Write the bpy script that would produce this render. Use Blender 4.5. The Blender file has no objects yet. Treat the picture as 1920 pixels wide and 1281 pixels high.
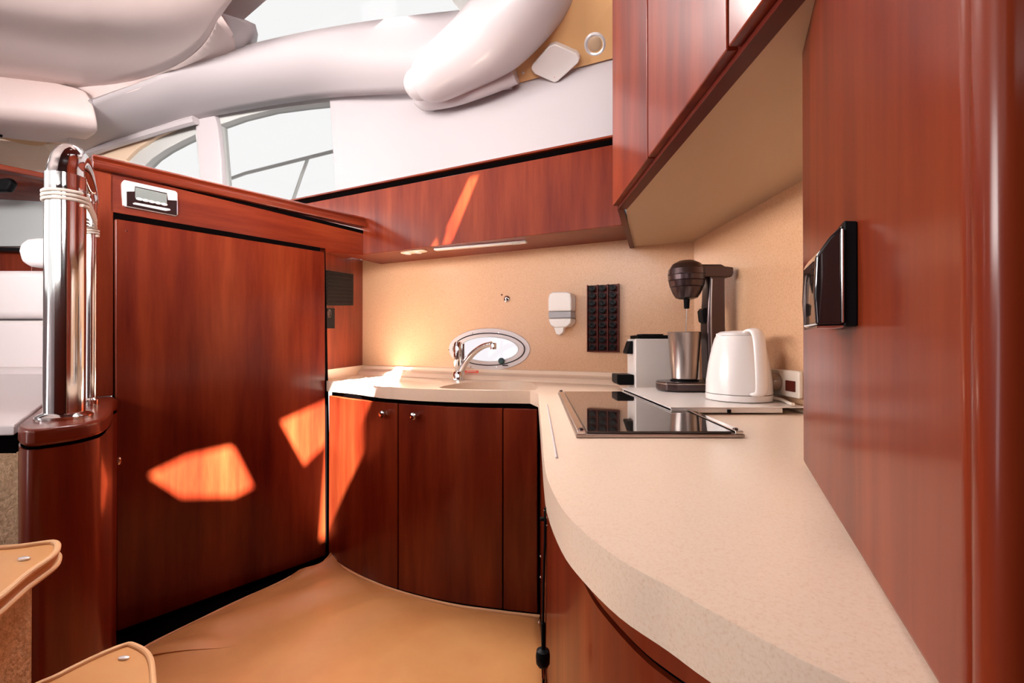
import bpy, bmesh, math, random
from mathutils import Vector, Matrix
from mathutils.geometry import tessellate_polygon
random.seed(7)
PI = math.pi
sc = bpy.context.scene
COL = sc.collection

# ------------------------------------------------------------------ camera
F = 853.0                      # focal length in pixels of the 1920 px frame
CZ = 0.754                     # lens height above the galley floor
PITCH = math.atan(4.5 / F)
cam_d = bpy.data.cameras.new('camera')
cam_d.sensor_width = 36.0
cam_d.lens = F * 36.0 / 1920.0
cam_d.clip_start = 0.01
cam_d.clip_end = 200
cam = bpy.data.objects.new('camera', cam_d)
COL.objects.link(cam)
cam.location = (0, 0, CZ)
cam.rotation_euler = (PI / 2 + PITCH, 0, 0)
sc.camera = cam
# ------------------------------------------------------------------ world, sun, exposure
world = bpy.data.worlds.new('sky')
sc.world = world
world.use_nodes = True
bg = world.node_tree.nodes['Background']
bg.inputs[0].default_value = (1.0, 0.985, 0.985, 1)
bg.inputs[1].default_value = 1.22
SUN = Vector((-0.202, 0.31, -0.4475)).normalized()      # direction the sunlight travels
sun_d = bpy.data.lights.new('sun', 'SUN')
sun_d.energy = 95.0
sun_d.angle = math.radians(0.6)
sun_d.color = (1.0, 0.97, 0.97)
sun = bpy.data.objects.new('sun', sun_d)
COL.objects.link(sun)
sun.rotation_euler = SUN.to_track_quat('-Z', 'Y').to_euler()
sun.location = (1, -2, 4)

def area(name, loc, target, sx, sy, power, spread=180, color=(1, 0.93, 0.90)):
    d = bpy.data.lights.new(name, 'AREA')
    d.shape = 'RECTANGLE'; d.size = sx; d.size_y = sy; d.energy = power; d.color = color; d.spread = math.radians(spread)
    o = bpy.data.objects.new(name, d)
    COL.objects.link(o)
    o.location = loc
    o.rotation_euler = (Vector(target) - Vector(loc)).to_track_quat('-Z', 'Y').to_euler()
    return o
# added area lamps out of view that fill in the cabin light
area('aft_fill', (-0.6, -1.1, 1.30), (-0.4, 1.5, 1.40), 2.0, 0.42, 8, 55)  # added lamp behind the lens, spread kept narrow to spare the lower cabinets
area('header_fill', (0.55, -0.95, 1.62), (-0.72, 1.3, 1.50), 0.7, 0.5, 7, 34)  # added lamp to lift the tall cabinet header and door top
area('saloon_side_fill', (-3.1, 0.4, 1.55), (0.4, 0.9, 1.55), 2.4, 0.7, 20, 48)  # added lamp at the saloon side, lights the right-hand lockers and partition
area('overhead_fill', (-0.05, 0.70, 2.06), (-0.05, 0.70, 0), 1.1, 1.1, 1.6, 30)  # added lamp under the roof, shines straight down on mat and worktop
area('windscreen_fill', (-0.75, 1.48, 2.04), (-0.10, 0.55, 0.30), 0.8, 0.35, 11, 75)  # added lamp below the windscreen, lights mat and worktop, not cabinet fronts
area('headliner_fill', (-1.9, -0.9, 1.5), (-1.5, 2.3, 2.05), 1.6, 0.5, 15, 80)  # added lamp, set aft and aimed up to brighten headliner and liner

sc.view_settings.view_transform = 'Standard'
sc.view_settings.look = 'None'
sc.view_settings.gamma = 1.0
sc.view_settings.use_curve_mapping = False
sc.view_settings.exposure = 0.0

# ------------------------------------------------------------------ geometry helpers
def ray(px, py):
    x = px - 960.0; u = 640.5 - py
    y = F * math.cos(PITCH) - u * math.sin(PITCH)
    z = F * math.sin(PITCH) + u * math.cos(PITCH)
    return Vector((x / y, 1.0, z / y))
def at(px, py, d):                     # a point d metres ahead of the lens
    r = ray(px, py) * d
    return Vector((r.x, r.y, r.z + CZ))
def onz(px, py, z):                    # a point on the level z
    r = ray(px, py)
    return at(px, py, (z - CZ) / r.z)
class Pl:                              # a vertical plane nx*x + ny*y = off
    def __init__(s, nx, ny, off):
        l = math.hypot(nx, ny); s.n = Vector((nx / l, ny / l, 0)); s.off = off / l
    def p(s, px, py, out=0.0):         # out: metres towards the camera
        r = ray(px, py)
        o = s.off - out if s.off > 0 else s.off + out
        return at(px, py, o / (s.n.x * r.x + s.n.y))
    def front(s):                      # unit vector towards the camera side
        return -s.n if s.off > 0 else s.n.copy()
def V(*a): return Vector(a)

class MB:
    def __init__(s): s.v = []; s.f = []
    def add(s, vs, fs):
        b = len(s.v); s.v += [Vector(v) for v in vs]
        s.f += [tuple(b + i for i in f) for f in fs]; return s
    def box(s, lo, hi, rz=0, c=None):
        lo = Vector(lo); hi = Vector(hi)
        vs = [V(x, y, z) for z in (lo.z, hi.z) for y in (lo.y, hi.y) for x in (lo.x, hi.x)]
        if rz:
            c = Vector(c) if c else (lo + hi) / 2
            m = Matrix.Rotation(rz, 3, 'Z')
            vs = [m @ (v - c) + c for v in vs]
        return s.add(vs, [(0, 2, 3, 1), (4, 5, 7, 6), (0, 1, 5, 4), (2, 6, 7, 3), (0, 4, 6, 2), (1, 3, 7, 5)])
    def obox(s, o, u, v, w, du, dv, dw):       # box from corner o along three directions
        o = Vector(o); u = Vector(u) * du; v = Vector(v) * dv; w = Vector(w) * dw
        vs = [o + u * i + v * j + w * k for k in (0, 1) for j in (0, 1) for i in (0, 1)]
        return s.add(vs, [(0, 2, 3, 1), (4, 5, 7, 6), (0, 1, 5, 4), (2, 6, 7, 3), (0, 4, 6, 2), (1, 3, 7, 5)])
    def slab(s, pts, ext):                      # polygon swept along ext
        n = len(pts); pts = [Vector(p) for p in pts]; e = Vector(ext)
        vs = pts + [p + e for p in pts]
        fs = [tuple(range(n)), tuple(range(2 * n - 1, n - 1, -1))]
        fs += [(i, (i + 1) % n, n + (i + 1) % n, n + i) for i in range(n)]
        return s.add(vs, fs)
    def holed(s, outer, holes, ext):            # polygon with holes swept along ext
        loops = [[Vector(p) for p in outer]] + [[Vector(p) for p in h] for h in holes]
        flat = [p for l in loops for p in l]; n = len(flat); e = Vector(ext)
        tris = tessellate_polygon(loops)
        vs = flat + [p + e for p in flat]
        fs = [tuple(t) for t in tris] + [tuple(n + i for i in reversed(t)) for t in tris]
        b = 0
        for l in loops:
            m = len(l)
            fs += [(b + i, b + (i + 1) % m, n + b + (i + 1) % m, n + b + i) for i in range(m)]
            b += m
        return s.add(vs, fs)
    def ring(s, outer, inner, ext):             # two loops of equal length swept
        n = len(outer); e = Vector(ext)
        vs = [Vector(p) for p in outer] + [Vector(p) for p in inner]
        vs += [p + e for p in vs]
        fs = []
        for i in range(n):
            j = (i + 1) % n
            fs += [(i, j, n + j, n + i), (2 * n + j, 2 * n + i, 3 * n + i, 3 * n + j),
                   (i, 2 * n + i, 2 * n + j, j), (n + i, n + j, 3 * n + j, 3 * n + i)]
        return s.add(vs, fs)
    def tube(s, path, rad, n=14, caps=True, closed=False):
        path = [Vector(p) for p in path]; m = len(path)
        if not hasattr(rad, '__len__'): rad = [rad] * m
        vs = []; up = None
        for i, p in enumerate(path):
            if closed: t = path[(i + 1) % m] - path[i - 1]
            else: t = path[min(i + 1, m - 1)] - path[max(i - 1, 0)]
            t.normalize()
            if up is None:
                up = t.orthogonal().normalized()
            up = (up - t * up.dot(t)).normalized()
            w = t.cross(up)
            for k in range(n):
                a = 2 * PI * k / n
                vs.append(p + (up * math.cos(a) + w * math.sin(a)) * rad[i])
        fs = []
        for i in range(m if closed else m - 1):
            i2 = (i + 1) % m
            for k in range(n):
                k2 = (k + 1) % n
                fs.append((i * n + k, i * n + k2, i2 * n + k2, i2 * n + k))
        if caps and not closed:
            fs += [tuple(range(n - 1, -1, -1)), tuple((m - 1) * n + k for k in range(n))]
        return s.add(vs, fs)
    def lathe(s, c, prof, n=32, axis=(0, 0, 1), sx=1.0, sy=1.0):   # prof: (radius, height)
        c = Vector(c); ax = Vector(axis).normalized()
        u = V(1, 0, 0) if abs(ax.z) > .9 else ax.cross(V(0, 0, 1)).normalized()
        w = ax.cross(u)
        vs = []
        for r, h in prof:
            for k in range(n):
                a = 2 * PI * k / n
                vs.append(c + ax * h + u * (r * sx * math.cos(a)) + w * (r * sy * math.sin(a)))
        fs = []
        for i in range(len(prof) - 1):
            for k in range(n):
                k2 = (k + 1) % n
                fs.append((i * n + k, i * n + k2, (i + 1) * n + k2, (i + 1) * n + k))
        fs += [tuple(range(n - 1, -1, -1)), tuple((len(prof) - 1) * n + k for k in range(n))]
        return s.add(vs, fs)
    def grid(s, rows):
        m = len(rows); n = len(rows[0])
        return s.add([p for r in rows for p in r],
                     [(i * n + j, i * n + j + 1, (i + 1) * n + j + 1, (i + 1) * n + j) for i in range(m - 1) for j in range(n - 1)])
    def build(s, name, mat, parent=None, bevel=0, seg=3, smooth=False, solid=0, origin=None, sub=0, angle=35):
        if parent is not None:
            o0 = parent_world(parent)
        elif origin is not None: o0 = Vector(origin)
        else:
            lo = V(*[min(v[i] for v in s.v) for i in range(3)]); hi = V(*[max(v[i] for v in s.v) for i in range(3)])
            o0 = V((lo.x + hi.x) / 2, (lo.y + hi.y) / 2, lo.z)
        me = bpy.data.meshes.new(name)
        me.from_pydata([tuple(v - o0) for v in s.v], [], s.f)
        bm = bmesh.new(); bm.from_mesh(me)
        bmesh.ops.remove_doubles(bm, verts=bm.verts, dist=1e-6)
        bmesh.ops.recalc_face_normals(bm, faces=bm.faces)
        bm.to_mesh(me); bm.free()
        me.materials.append(M[mat] if isinstance(mat, str) else mat)
        o = bpy.data.objects.new(name, me); COL.objects.link(o)
        if parent is not None: o.parent = parent
        else: o.location = o0
        if solid:
            md = o.modifiers.new('solid', 'SOLIDIFY'); md.thickness = solid; md.offset = 0
        if bevel:
            md = o.modifiers.new('bevel', 'BEVEL'); md.width = bevel; md.segments = seg; md.limit_method = 'ANGLE'; md.angle_limit = math.radians(30)
        if sub:
            md = o.modifiers.new('sub', 'SUBSURF'); md.levels = sub; md.render_levels = sub
        if smooth or bevel or sub:
            for p in me.polygons: p.use_smooth = True
            if not sub:
                md = o.modifiers.new('wn', 'WEIGHTED_NORMAL') if bevel else None
                if not md:
                    for e in me.edges: pass
                    me.set_sharp_from_angle(angle=math.radians(angle))
        return o

def parent_world(p):
    v = Vector(p.location)
    while p.parent: p = p.parent; v += Vector(p.location)
    return v
def tag(o, label=None, cat=None, group=None, kind=None):
    if label: o['label'] = label
    if cat: o['category'] = cat
    if group: o['group'] = group
    if kind: o['kind'] = kind
    return o
def thing(name, loc, label, cat, group=None):
    o = bpy.data.objects.new(name, None); COL.objects.link(o)
    o.location = loc; o.empty_display_size = 0.05
    return tag(o, label, cat, group)
def st(o): return tag(o, kind='structure')
def copy_tree(o, parent=None):
    c = o.copy(); COL.objects.link(c); c.parent = parent
    for ch in list(o.children): copy_tree(ch, c)
    return c
def smoothpath(pts, k=6, closed=False):        # Catmull-Rom through the points
    pts = [Vector(p) for p in pts]; n = len(pts); out = []
    rng = range(n) if closed else range(n - 1)
    for i in rng:
        p1 = pts[i]; p2 = pts[(i + 1) % n]
        p0 = pts[i - 1] if (closed or i > 0) else p1 * 2 - p2
        p3 = pts[(i + 2) % n] if (closed or i + 2 < n) else p2 * 2 - p1
        for j in range(k):
            t = j / k
            out.append(0.5 * ((2 * p1) + (p2 - p0) * t + (2 * p0 - 5 * p1 + 4 * p2 - p3) * t * t + (3 * p1 - p0 - 3 * p2 + p3) * t ** 3))
    if not closed: out.append(pts[-1])
    return out
def offset_path(pts, d):                       # plan offset to the left of travel
    out = []
    for i, p in enumerate(pts):
        t = pts[min(i + 1, len(pts) - 1)] - pts[max(i - 1, 0)]
        t.z = 0; t.normalize()
        out.append(p + V(-t.y, t.x, 0) * d)
    return out

# ------------------------------------------------------------------ materials
M = {}
def mat(name, base, rough=0.5, metal=0.0, coat=0.0, coat_rough=0.1, spec=0.5, **kw):
    m = bpy.data.materials.new(name); m.use_nodes = True
    b = m.node_tree.nodes['Principled BSDF']
    b.inputs['Base Color'].default_value = (*base, 1)
    b.inputs['Roughness'].default_value = rough
    b.inputs['Metallic'].default_value = metal
    b.inputs['Coat Weight'].default_value = coat
    b.inputs['Coat Roughness'].default_value = coat_rough
    b.inputs['Specular IOR Level'].default_value = spec
    for k, v in kw.items(): b.inputs[k.replace('_', ' ')].default_value = v
    M[name] = m
    return m
def nodes(m): return m.node_tree.nodes, m.node_tree.links, m.node_tree.nodes['Principled BSDF']
def noise_color(m, cols, scale=(1, 1, 1), nscale=5, detail=4, rough=0.6, pos=None, bump=0, bscale=None):
    N, L, b = nodes(m)
    g = N.new('ShaderNodeNewGeometry'); mp = N.new('ShaderNodeMapping'); mp.inputs['Scale'].default_value = scale
    L.new(g.outputs['Position'], mp.inputs[0])
    t = N.new('ShaderNodeTexNoise'); t.inputs['Scale'].default_value = nscale; t.inputs['Detail'].default_value = detail; t.inputs['Roughness'].default_value = rough
    L.new(mp.outputs[0], t.inputs['Vector'])
    r = N.new('ShaderNodeValToRGB')
    r.color_ramp.elements[0].position = pos[0] if pos else 0.3; r.color_ramp.elements[0].color = (*cols[0], 1)
    r.color_ramp.elements[1].position = pos[-1] if pos else 0.7; r.color_ramp.elements[1].color = (*cols[-1], 1)
    for i, c in enumerate(cols[1:-1]):
        e = r.color_ramp.elements.new(pos[i + 1] if pos else 0.5); e.color = (*c, 1)
    L.new(t.outputs['Fac'], r.inputs[0]); L.new(r.outputs[0], b.inputs['Base Color'])
    if bump:
        bn = N.new('ShaderNodeTexNoise'); bn.inputs['Scale'].default_value = bscale or nscale; bn.inputs['Detail'].default_value = 3
        L.new(mp.outputs[0], bn.inputs['Vector'])
        bp = N.new('ShaderNodeBump'); bp.inputs['Strength'].default_value = bump; bp.inputs['Distance'].default_value = 0.004
        L.new(bn.outputs['Fac'], bp.inputs['Height']); L.new(bp.outputs[0], b.inputs['Normal'])
    return m
# cherry veneer, grain upright / grain lying
for nm, s in (('cherry', (9, 9, 0.9)), ('cherry_flat', (1.1, 1.1, 10)), ('cherry_gloss', (1.1, 1.1, 10))):
    noise_color(mat(nm, (0.3, 0.04, 0.015), 0.45, coat=0.45, coat_rough=0.17, spec=0.1),
                [(0.095, 0.0070, 0.0022), (0.165, 0.0190, 0.0050), (0.245, 0.040, 0.0105)], s, 1.6, 5, 0.62, (0.30, 0.5, 0.74))
M['cherry_gloss'].node_tree.nodes['Principled BSDF'].inputs['Coat Weight'].default_value = 1.0
M['cherry_gloss'].node_tree.nodes['Principled BSDF'].inputs['Coat IOR'].default_value = 1.8
mat('cherry_edge', (0.09, 0.010, 0.005), 0.45, coat=0.1, spec=0.2)
mat('dark_gap', (0.003, 0.002, 0.002), 0.8, spec=0.0)
noise_color(mat('solid_surface', (0.8, 0.6, 0.45), 0.32, coat=0.25, coat_rough=0.18),
            [(0.76, 0.57, 0.42), (0.84, 0.67, 0.52), (0.86, 0.70, 0.56)], (1, 1, 1), 520, 2, 0.7, (0.28, 0.48, 0.7))
noise_color(mat('backsplash', (0.75, 0.5, 0.33), 0.30, coat=0.3, coat_rough=0.2),
            [(0.54, 0.30, 0.16), (0.64, 0.38, 0.22), (0.68, 0.43, 0.27)], (1, 1, 1), 320, 2, 0.7, (0.28, 0.48, 0.7))
mat('gelcoat', (0.60, 0.55, 0.56), 0.35, coat=0.3)
mat('white_liner', (0.52, 0.475, 0.485), 0.55)
mat('headliner', (0.78, 0.64, 0.61), 0.45, coat=0.15, coat_rough=0.4)
mat('cream', (0.82, 0.62, 0.45), 0.6)
mat('tan_panel', (0.72, 0.42, 0.19), 0.55)
mat('laminate_beige', (0.52, 0.36, 0.23), 0.45)
mat('frame_grey', (0.55, 0.56, 0.54), 0.5)
mat('chrome', (0.74, 0.73, 0.72), 0.09, metal=1.0)
mat('brushed_steel', (0.42, 0.36, 0.33), 0.28, metal=1.0)
mat('gunmetal', (0.075, 0.048, 0.048), 0.28, metal=0.85, coat=0.4)
mat('black_plastic', (0.006, 0.006, 0.007), 0.4, spec=0.07)
mat('capsule_black', (0.005, 0.004, 0.005), 0.25, spec=0.12)
mat('black_gloss', (0.012, 0.010, 0.011), 0.05, coat=1.0, coat_rough=0.02)
mat('hob_glass', (0.02, 0.015, 0.012), 0.04, coat=1.0, coat_rough=0.02)
mat('white_plastic', (0.80, 0.76, 0.73), 0.35, coat=0.2)
mat('kettle_white', (0.84, 0.80, 0.78), 0.25, coat=0.4)
mat('grey_window', (0.36, 0.36, 0.38), 0.3)
mat('red_label', (0.8, 0.12, 0.08), 0.5)
mat('label_white', (0.85, 0.6, 0.55), 0.5)
mat('cable_white', (0.8, 0.72, 0.62), 0.45)
mat('rope', (0.72, 0.66, 0.60), 0.8)
mat('screen_grey', (0.42, 0.45, 0.45), 0.35, coat=0.5)
mat('lcd', (0.20, 0.23, 0.22), 0.25, coat=0.6)
mat('silver_trim', (0.80, 0.79, 0.80), 0.25, metal=0.3, coat=0.3)
mat('sofa_white', (0.82, 0.76, 0.76), 0.55)
mat('sofa_cream', (0.80, 0.64, 0.52), 0.55)
noise_color(mat('vinyl_mat', (0.72, 0.36, 0.13), 0.42, coat=0.6, coat_rough=0.3),
            [(0.60, 0.26, 0.085), (0.68, 0.33, 0.115)], (1, 1, 1), 6, 4, 0.6, None, 0.12, 9)
mat('piping', (0.76, 0.44, 0.22), 0.5)
noise_color(mat('carpet', (0.5, 0.3, 0.16), 0.95),
            [(0.42, 0.25, 0.13), (0.85, 0.60, 0.38)], (1, 1, 1), 130, 5, 0.8, (0.3, 0.7), 1.0, 140)
mat('smoked_acrylic', (0.30, 0.20, 0.14), 0.15, coat=0.5)
g = mat('window_glass', (0.66, 0.67, 0.67), 0.0, IOR=1.02); g.node_tree.nodes['Principled BSDF'].inputs['Transmission Weight'].default_value = 1.0
def tint_glass(name, tr, gloss=0.06):
    m = bpy.data.materials.new(name); m.use_nodes = True
    N, L = m.node_tree.nodes, m.node_tree.links; N.remove(N['Principled BSDF'])
    t = N.new('ShaderNodeBsdfTransparent'); t.inputs[0].default_value = (*tr, 1)
    gl = N.new('ShaderNodeBsdfGlossy'); gl.inputs['Roughness'].default_value = 0.02
    mx = N.new('ShaderNodeMixShader'); mx.inputs[0].default_value = gloss
    L.new(t.outputs[0], mx.inputs[1]); L.new(gl.outputs[0], mx.inputs[2]); L.new(mx.outputs[0], N['Material Output'].inputs[0])
    M[name] = m
tint_glass('window_glass', (0.885, 0.89, 0.888), 0.015)
tint_glass('port_glass', (0.90, 0.88, 0.90), 0.015)

# ------------------------------------------------------------------ main planes
WALL = Pl(0.436, 0.9, 1.49)            # hull side behind the sink
WU = V(0.9, -0.436, 0).normalized()    # along it, to the right
WN = -WALL.n                           # out of it, towards the room
FACE = Pl(0.436, 0.9, 1.299)           # front of the long locker over the sink
DOOR = Pl(0.7576, -0.6527, -1.5465)    # front of the tall cabinet
DU = V(0.6527, 0.7576, 0); DN = V(0.7576, -0.6527, 0)
UPW = Pl(0.436, 0.9, 1.525)            # white liner above the locker
WIN = Pl(0.281, 0.9597, 1.806)         # side window frame farther forward
KX = 0.555                             # bulkhead behind kettle, x = KX
CT = 0.624                             # worktop level
UZ = V(0, 0, 1)
corner_l = V(-0.652, 1.971, 0)
corner_r = V(0.564, 1.382, 0)

# ================================================================== STRUCTURE
# floor
st(MB().box((-3.2, -1.4, -0.03), (1.6, 3.6, 0.0)).build('floor', 'dark_gap'))
# hull side wall behind the sink with the port light opening
def ell(cx, cy, a, b, plane, out=0.0, n=48, rot=0.0, p=2.0):
    c0 = plane.p(cx, cy, out); res = []
    for k in range(n):
        t = 2 * PI * k / n
        ct, s_ = math.cos(t), math.sin(t)
        x = a * math.copysign(abs(ct) ** (2 / p), ct); y = b * math.copysign(abs(s_) ** (2 / p), s_)
        res.append(c0 + WU * (x * math.cos(rot) - y * math.sin(rot)) + UZ * (x * math.sin(rot) + y * math.cos(rot)))
    return res
PORT = (914, 655)
pc = WALL.p(*PORT)
hole = ell(*PORT, 0.148, 0.055, WALL)
a0 = corner_l.copy(); a1 = corner_r.copy()
def proj(p):                            # push a plan point onto the wall plane
    return p - WALL.n * (p.dot(WALL.n) - WALL.off)
a0 = proj(a0 + V(0, 0, 0)); a1 = proj(a1)
outer = [a0 + UZ * 0.0, a1 + UZ * 0.0, a1 + UZ * 1.12, a0 + UZ * 1.12]
st(MB().holed(outer, [hole], WALL.n * 0.03).build('wall_hull', 'backsplash'))
# bulkhead behind the kettle
st(MB().box((KX, -0.2, 0.0), (KX + 0.03, 1.386, 1.12)).build('wall_galley', 'backsplash'))
# white liner above the long locker
up = [UPW.p(617, 176), UPW.p(1200, 80), UPW.p(1200, 300), UPW.p(632, 400)]
st(MB().slab(up, UPW.n * 0.02).build('wall_liner', 'white_liner', bevel=0.003))

# window frame wall farther forward with two openings
def wl(*pts, out=0.0): return [WIN.p(x, y, out) for x, y in pts]
w2 = wl((262, 320), (285, 297), (310, 280), (340, 264), (366, 252), (371, 300), (376, 345), (378, 400), (262, 400))
w3 = wl((411, 234), (450, 220), (510, 205), (570, 197), (628, 191), (650, 400), (424, 400), (420, 345))
fr = wl((90, 340), (90, 300), (150, 275), (250, 248), (370, 212), (500, 183), (660, 168), (660, 430), (90, 430))
st(MB().holed(fr, [w2, w3], WIN.n * 0.05).build('window_2', 'frame_grey', bevel=0.004))
gp = st(MB().slab(wl((240, 240), (660, 180), (660, 420), (240, 420), out=-0.03), WIN.n * 0.004).build('window_3', 'window_glass'))
post = wl((367, 222), (400, 216), (410, 232), (424, 400), (379, 400), (372, 300))
st(MB().slab(wl((364, 215), (401, 212), (408, 240), (414, 300), (418, 400), (381, 400), (376, 340), (371, 280), out=0.03), WIN.n * 0.03).build('trim_1', 'white_liner', bevel=0.005))
st(MB().slab(wl((160, 300), (250, 262), (345, 232), (362, 226), (330, 240), (290, 258), (255, 280), (235, 300), (232, 400), (160, 400), out=0.02), WIN.n * 0.02).build('trim_2', 'cream', bevel=0.003))
# grooved curtain rail under the coach roof liner
rl = smoothpath([WIN.p(*q, 0.05) for q in ((150, 291), (240, 262), (330, 235), (367, 225))])
st(MB().tube(rl, 0.022, 8).build('trim_3', 'white_liner', smooth=True))

# coach roof liner: the broad white band sweeping over the side windows
low = [(140, 292, 2.55), (165, 287, 2.54), (200, 272, 2.50), (300, 243, 2.40), (370, 222, 2.33), (450, 205, 2.24), (540, 190, 2.15), (620, 180, 2.06), (745, 174, 1.86), (860, 170, 1.75), (960, 165, 1.68)]
hi = [(170, 190, 2.16), (178, 186, 2.16), (230, 166, 2.13), (300, 140, 2.08), (370, 112, 2.02), (455, 88, 1.96), (560, 64, 1.88), (660, 47, 1.80), (780, 32, 1.70), (900, 18, 1.62), (1010, -6, 1.56)]
rows = []
L_ = smoothpath([at(*q) for q in low], 5); H_ = smoothpath([at(*q) for q in hi], 5)
for k in range(9):
    t = k / 8
    rows.append([a.lerp(b, t) - V(0.10, 0.20, 0.12) * (math.sin(t * PI) * 0.22) for a, b in zip(L_, H_)])
st(MB().grid(rows).build('trim_4', 'white_liner', smooth=True, solid=0.02, angle=80))
# roll under the band's lower edge
st(MB().tube([p + V(0.0, -0.005, 0.012) for p in L_[8:]], 0.018, 10).build('trim_5', 'white_liner', smooth=True))
# windscreen pane above the band with its dark mullion
st(MB().slab([at(430, 110, 2.05), at(1040, 20, 1.66), at(1060, -190, 1.50), at(470, -190, 1.80)], V(0, 0.02, 0.02)).build('window_1', 'window_glass'))
st(MB().slab([at(838, -10, 1.60), at(868, -10, 1.60), at(903, 20, 1.60), at(866, 26, 1.60)], V(0.0, 0.03, 0.02)).build('trim_6', 'frame_grey', bevel=0.003))
# ceiling: soft padded headliner with long waves
rows = []
NR, NC = 34, 40
bound = [(-260, 172), (0, 152), (90, 160), (172, 172), (240, 152), (300, 134), (350, 108), (385, 75), (405, 40), (440, -10), (470, -60), (500, -150), (520, -330)]
def zb(px, py):
    return CZ + 1.235
edge = smoothpath([V(x, y, 0) for x, y in bound[:]], 4)
edge = [edge[int(i * (len(edge) - 1) / (NC - 1))] for i in range(NC)]
for r in range(NR):
    t = r / (NR - 1)
    row = []
    for c in range(NC):
        e = edge[c]
        tx, ty = (-260 + 560 * (c / (NC - 1)), -420)
        x = e.x + (tx - e.x) * t ** 1.15; y = e.y + (ty - e.y) * t
        p = onz(x, y, zb(x, y))
        q = p.y + 0.25 * math.sin(p.x * 1.7 + 0.8)
        amp = 0.022 * min(1, t * 4)
        p.z += amp * math.cos(q * 15.0)
        row.append(p)
    rows.append(row)
st(MB().grid(rows).build('ceiling', 'headliner', smooth=True, solid=0.01, angle=80))
# sloping return between the headliner and the band, ending in the curved lug
e1 = smoothpath([onz(x, y, CZ + 1.235) for x, y in ((140, 164), (240, 152), (300, 134), (350, 108), (385, 75), (412, 24))], 4)
e2 = smoothpath([at(*q) for q in ((140, 210, 2.24), (240, 176, 2.14), (300, 154, 2.10), (350, 135, 2.07), (400, 120, 2.04), (442, 102, 2.0))], 4)
e3 = [a.lerp(b, 0.5) + V(0.01, 0.015, 0.02) for a, b in zip(e1, e2)]
st(MB().grid([e1, e3, e2]).build('trim_7', 'headliner', smooth=True, solid=0.012, angle=80))
lug = [at(412, 22, 1.72), at(432, 30, 1.74), at(455, 40, 1.80), at(461, 60, 1.86), at(458, 88, 1.95), at(440, 92, 1.96), at(425, 80, 1.92), at(414, 50, 1.80)]
st(MB().slab(lug, V(0.02, 0.06, 0.03)).build('trim_8', 'gelcoat', bevel=0.012))
st(MB().slab([at(418, 25, 1.72), at(457, 38, 1.78), at(505, -4, 1.66), at(540, -40, 1.60), at(440, -60, 1.60)], V(0, 0.0, 0.02)).build('trim_9', 'white_liner', bevel=0.003))
# rounded cross beam at the left
bt = [q_ + V(0, -0.03, 0.03) for q_ in (at(-120, 150, 2.05), at(0, 158, 2.12), at(90, 166, 2.17), at(172, 186, 2.20))]
b1 = [at(-120, 170, 1.99), at(0, 176, 2.06), at(100, 182, 2.10), at(178, 200, 2.17)]
b2 = [at(-120, 205, 2.00), at(0, 215, 2.06), at(100, 225, 2.11), at(185, 238, 2.18)]
b3 = [at(-120, 222, 2.08), at(0, 232, 2.13), at(100, 240, 2.18), at(184, 250, 2.24)]
b4 = [at(-120, 255, 2.5), at(0, 262, 2.5), at(80, 268, 2.5), at(150, 268, 2.5)]
b5 = [at(-120, 310, 2.9), at(0, 318, 2.9), at(60, 318, 2.9), at(130, 318, 2.8)]
st(MB().grid([smoothpath(r, 4) for r in (bt, b1, b2, b3, b4)]).build('trim_10', 'headliner', solid=0.01, sub=1))
st(MB().grid([b4, b5]).build('trim_11', 'cream', solid=0.01))
# tan ceiling panel between the moulded arm and the overhead lockers
tp = [(960, 158, 1.69), (1030, 139, 1.62), (1100, 121, 1.56), (1157, 106, 1.515), (1210, 92, 1.48)]
tq = [(960, 0, 1.48), (1030, -20, 1.42), (1100, -50, 1.36), (1157, -75, 1.31), (1210, -95, 1.27)]
rows = [[at(*a).lerp(at(*b), t) for a, b in zip(tp, tq)] for t in (0, 0.33, 0.66, 1)]
st(MB().grid(rows).build('trim_12', 'tan_panel', solid=0.01))
# big moulded arm: rounded white moulding
arm_p = smoothpath([at(786, 158, 1.68), at(808, 147, 1.66), at(855, 117, 1.62), at(905, 82, 1.56), at(952, 40, 1.50), at(1004, -20, 1.45), at(1045, -80, 1.43), at(1075, -140, 1.42)], 5)
arm_r = []
for i in range(len(arm_p)):
    t = i / (len(arm_p) - 1)
    arm_r.append(0.070 * (0.80 + 0.20 * math.sin(min(1, t * 5) * PI / 2)) + 0.055 * min(1, t * 2))
tip = (arm_p[0] - arm_p[1]).normalized(); r0 = arm_r[0]
caps_ = [(math.sin(a_), math.cos(a_)) for a_ in (1.45, 1.2, 0.9, 0.6, 0.3)]
arm_r = [r0 * c_ for s_, c_ in caps_] + arm_r
arm_p = [arm_p[0] + tip * (r0 * s_) for s_, c_ in caps_] + arm_p
st(MB().tube(arm_p, arm_r, 24).build('trim_13', 'gelcoat', smooth=True, angle=80))
lipb = smoothpath([UPW.p(778, 186, 0.03), UPW.p(803, 187, 0.05), UPW.p(850, 178, 0.06), UPW.p(905, 159, 0.07), UPW.p(966, 135, 0.06)], 4)
st(MB().tube(lipb, [0.012, 0.024, 0.033] + [0.040] * (len(lipb) - 3), 12).build('trim_14', 'gelcoat', smooth=True))

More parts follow.
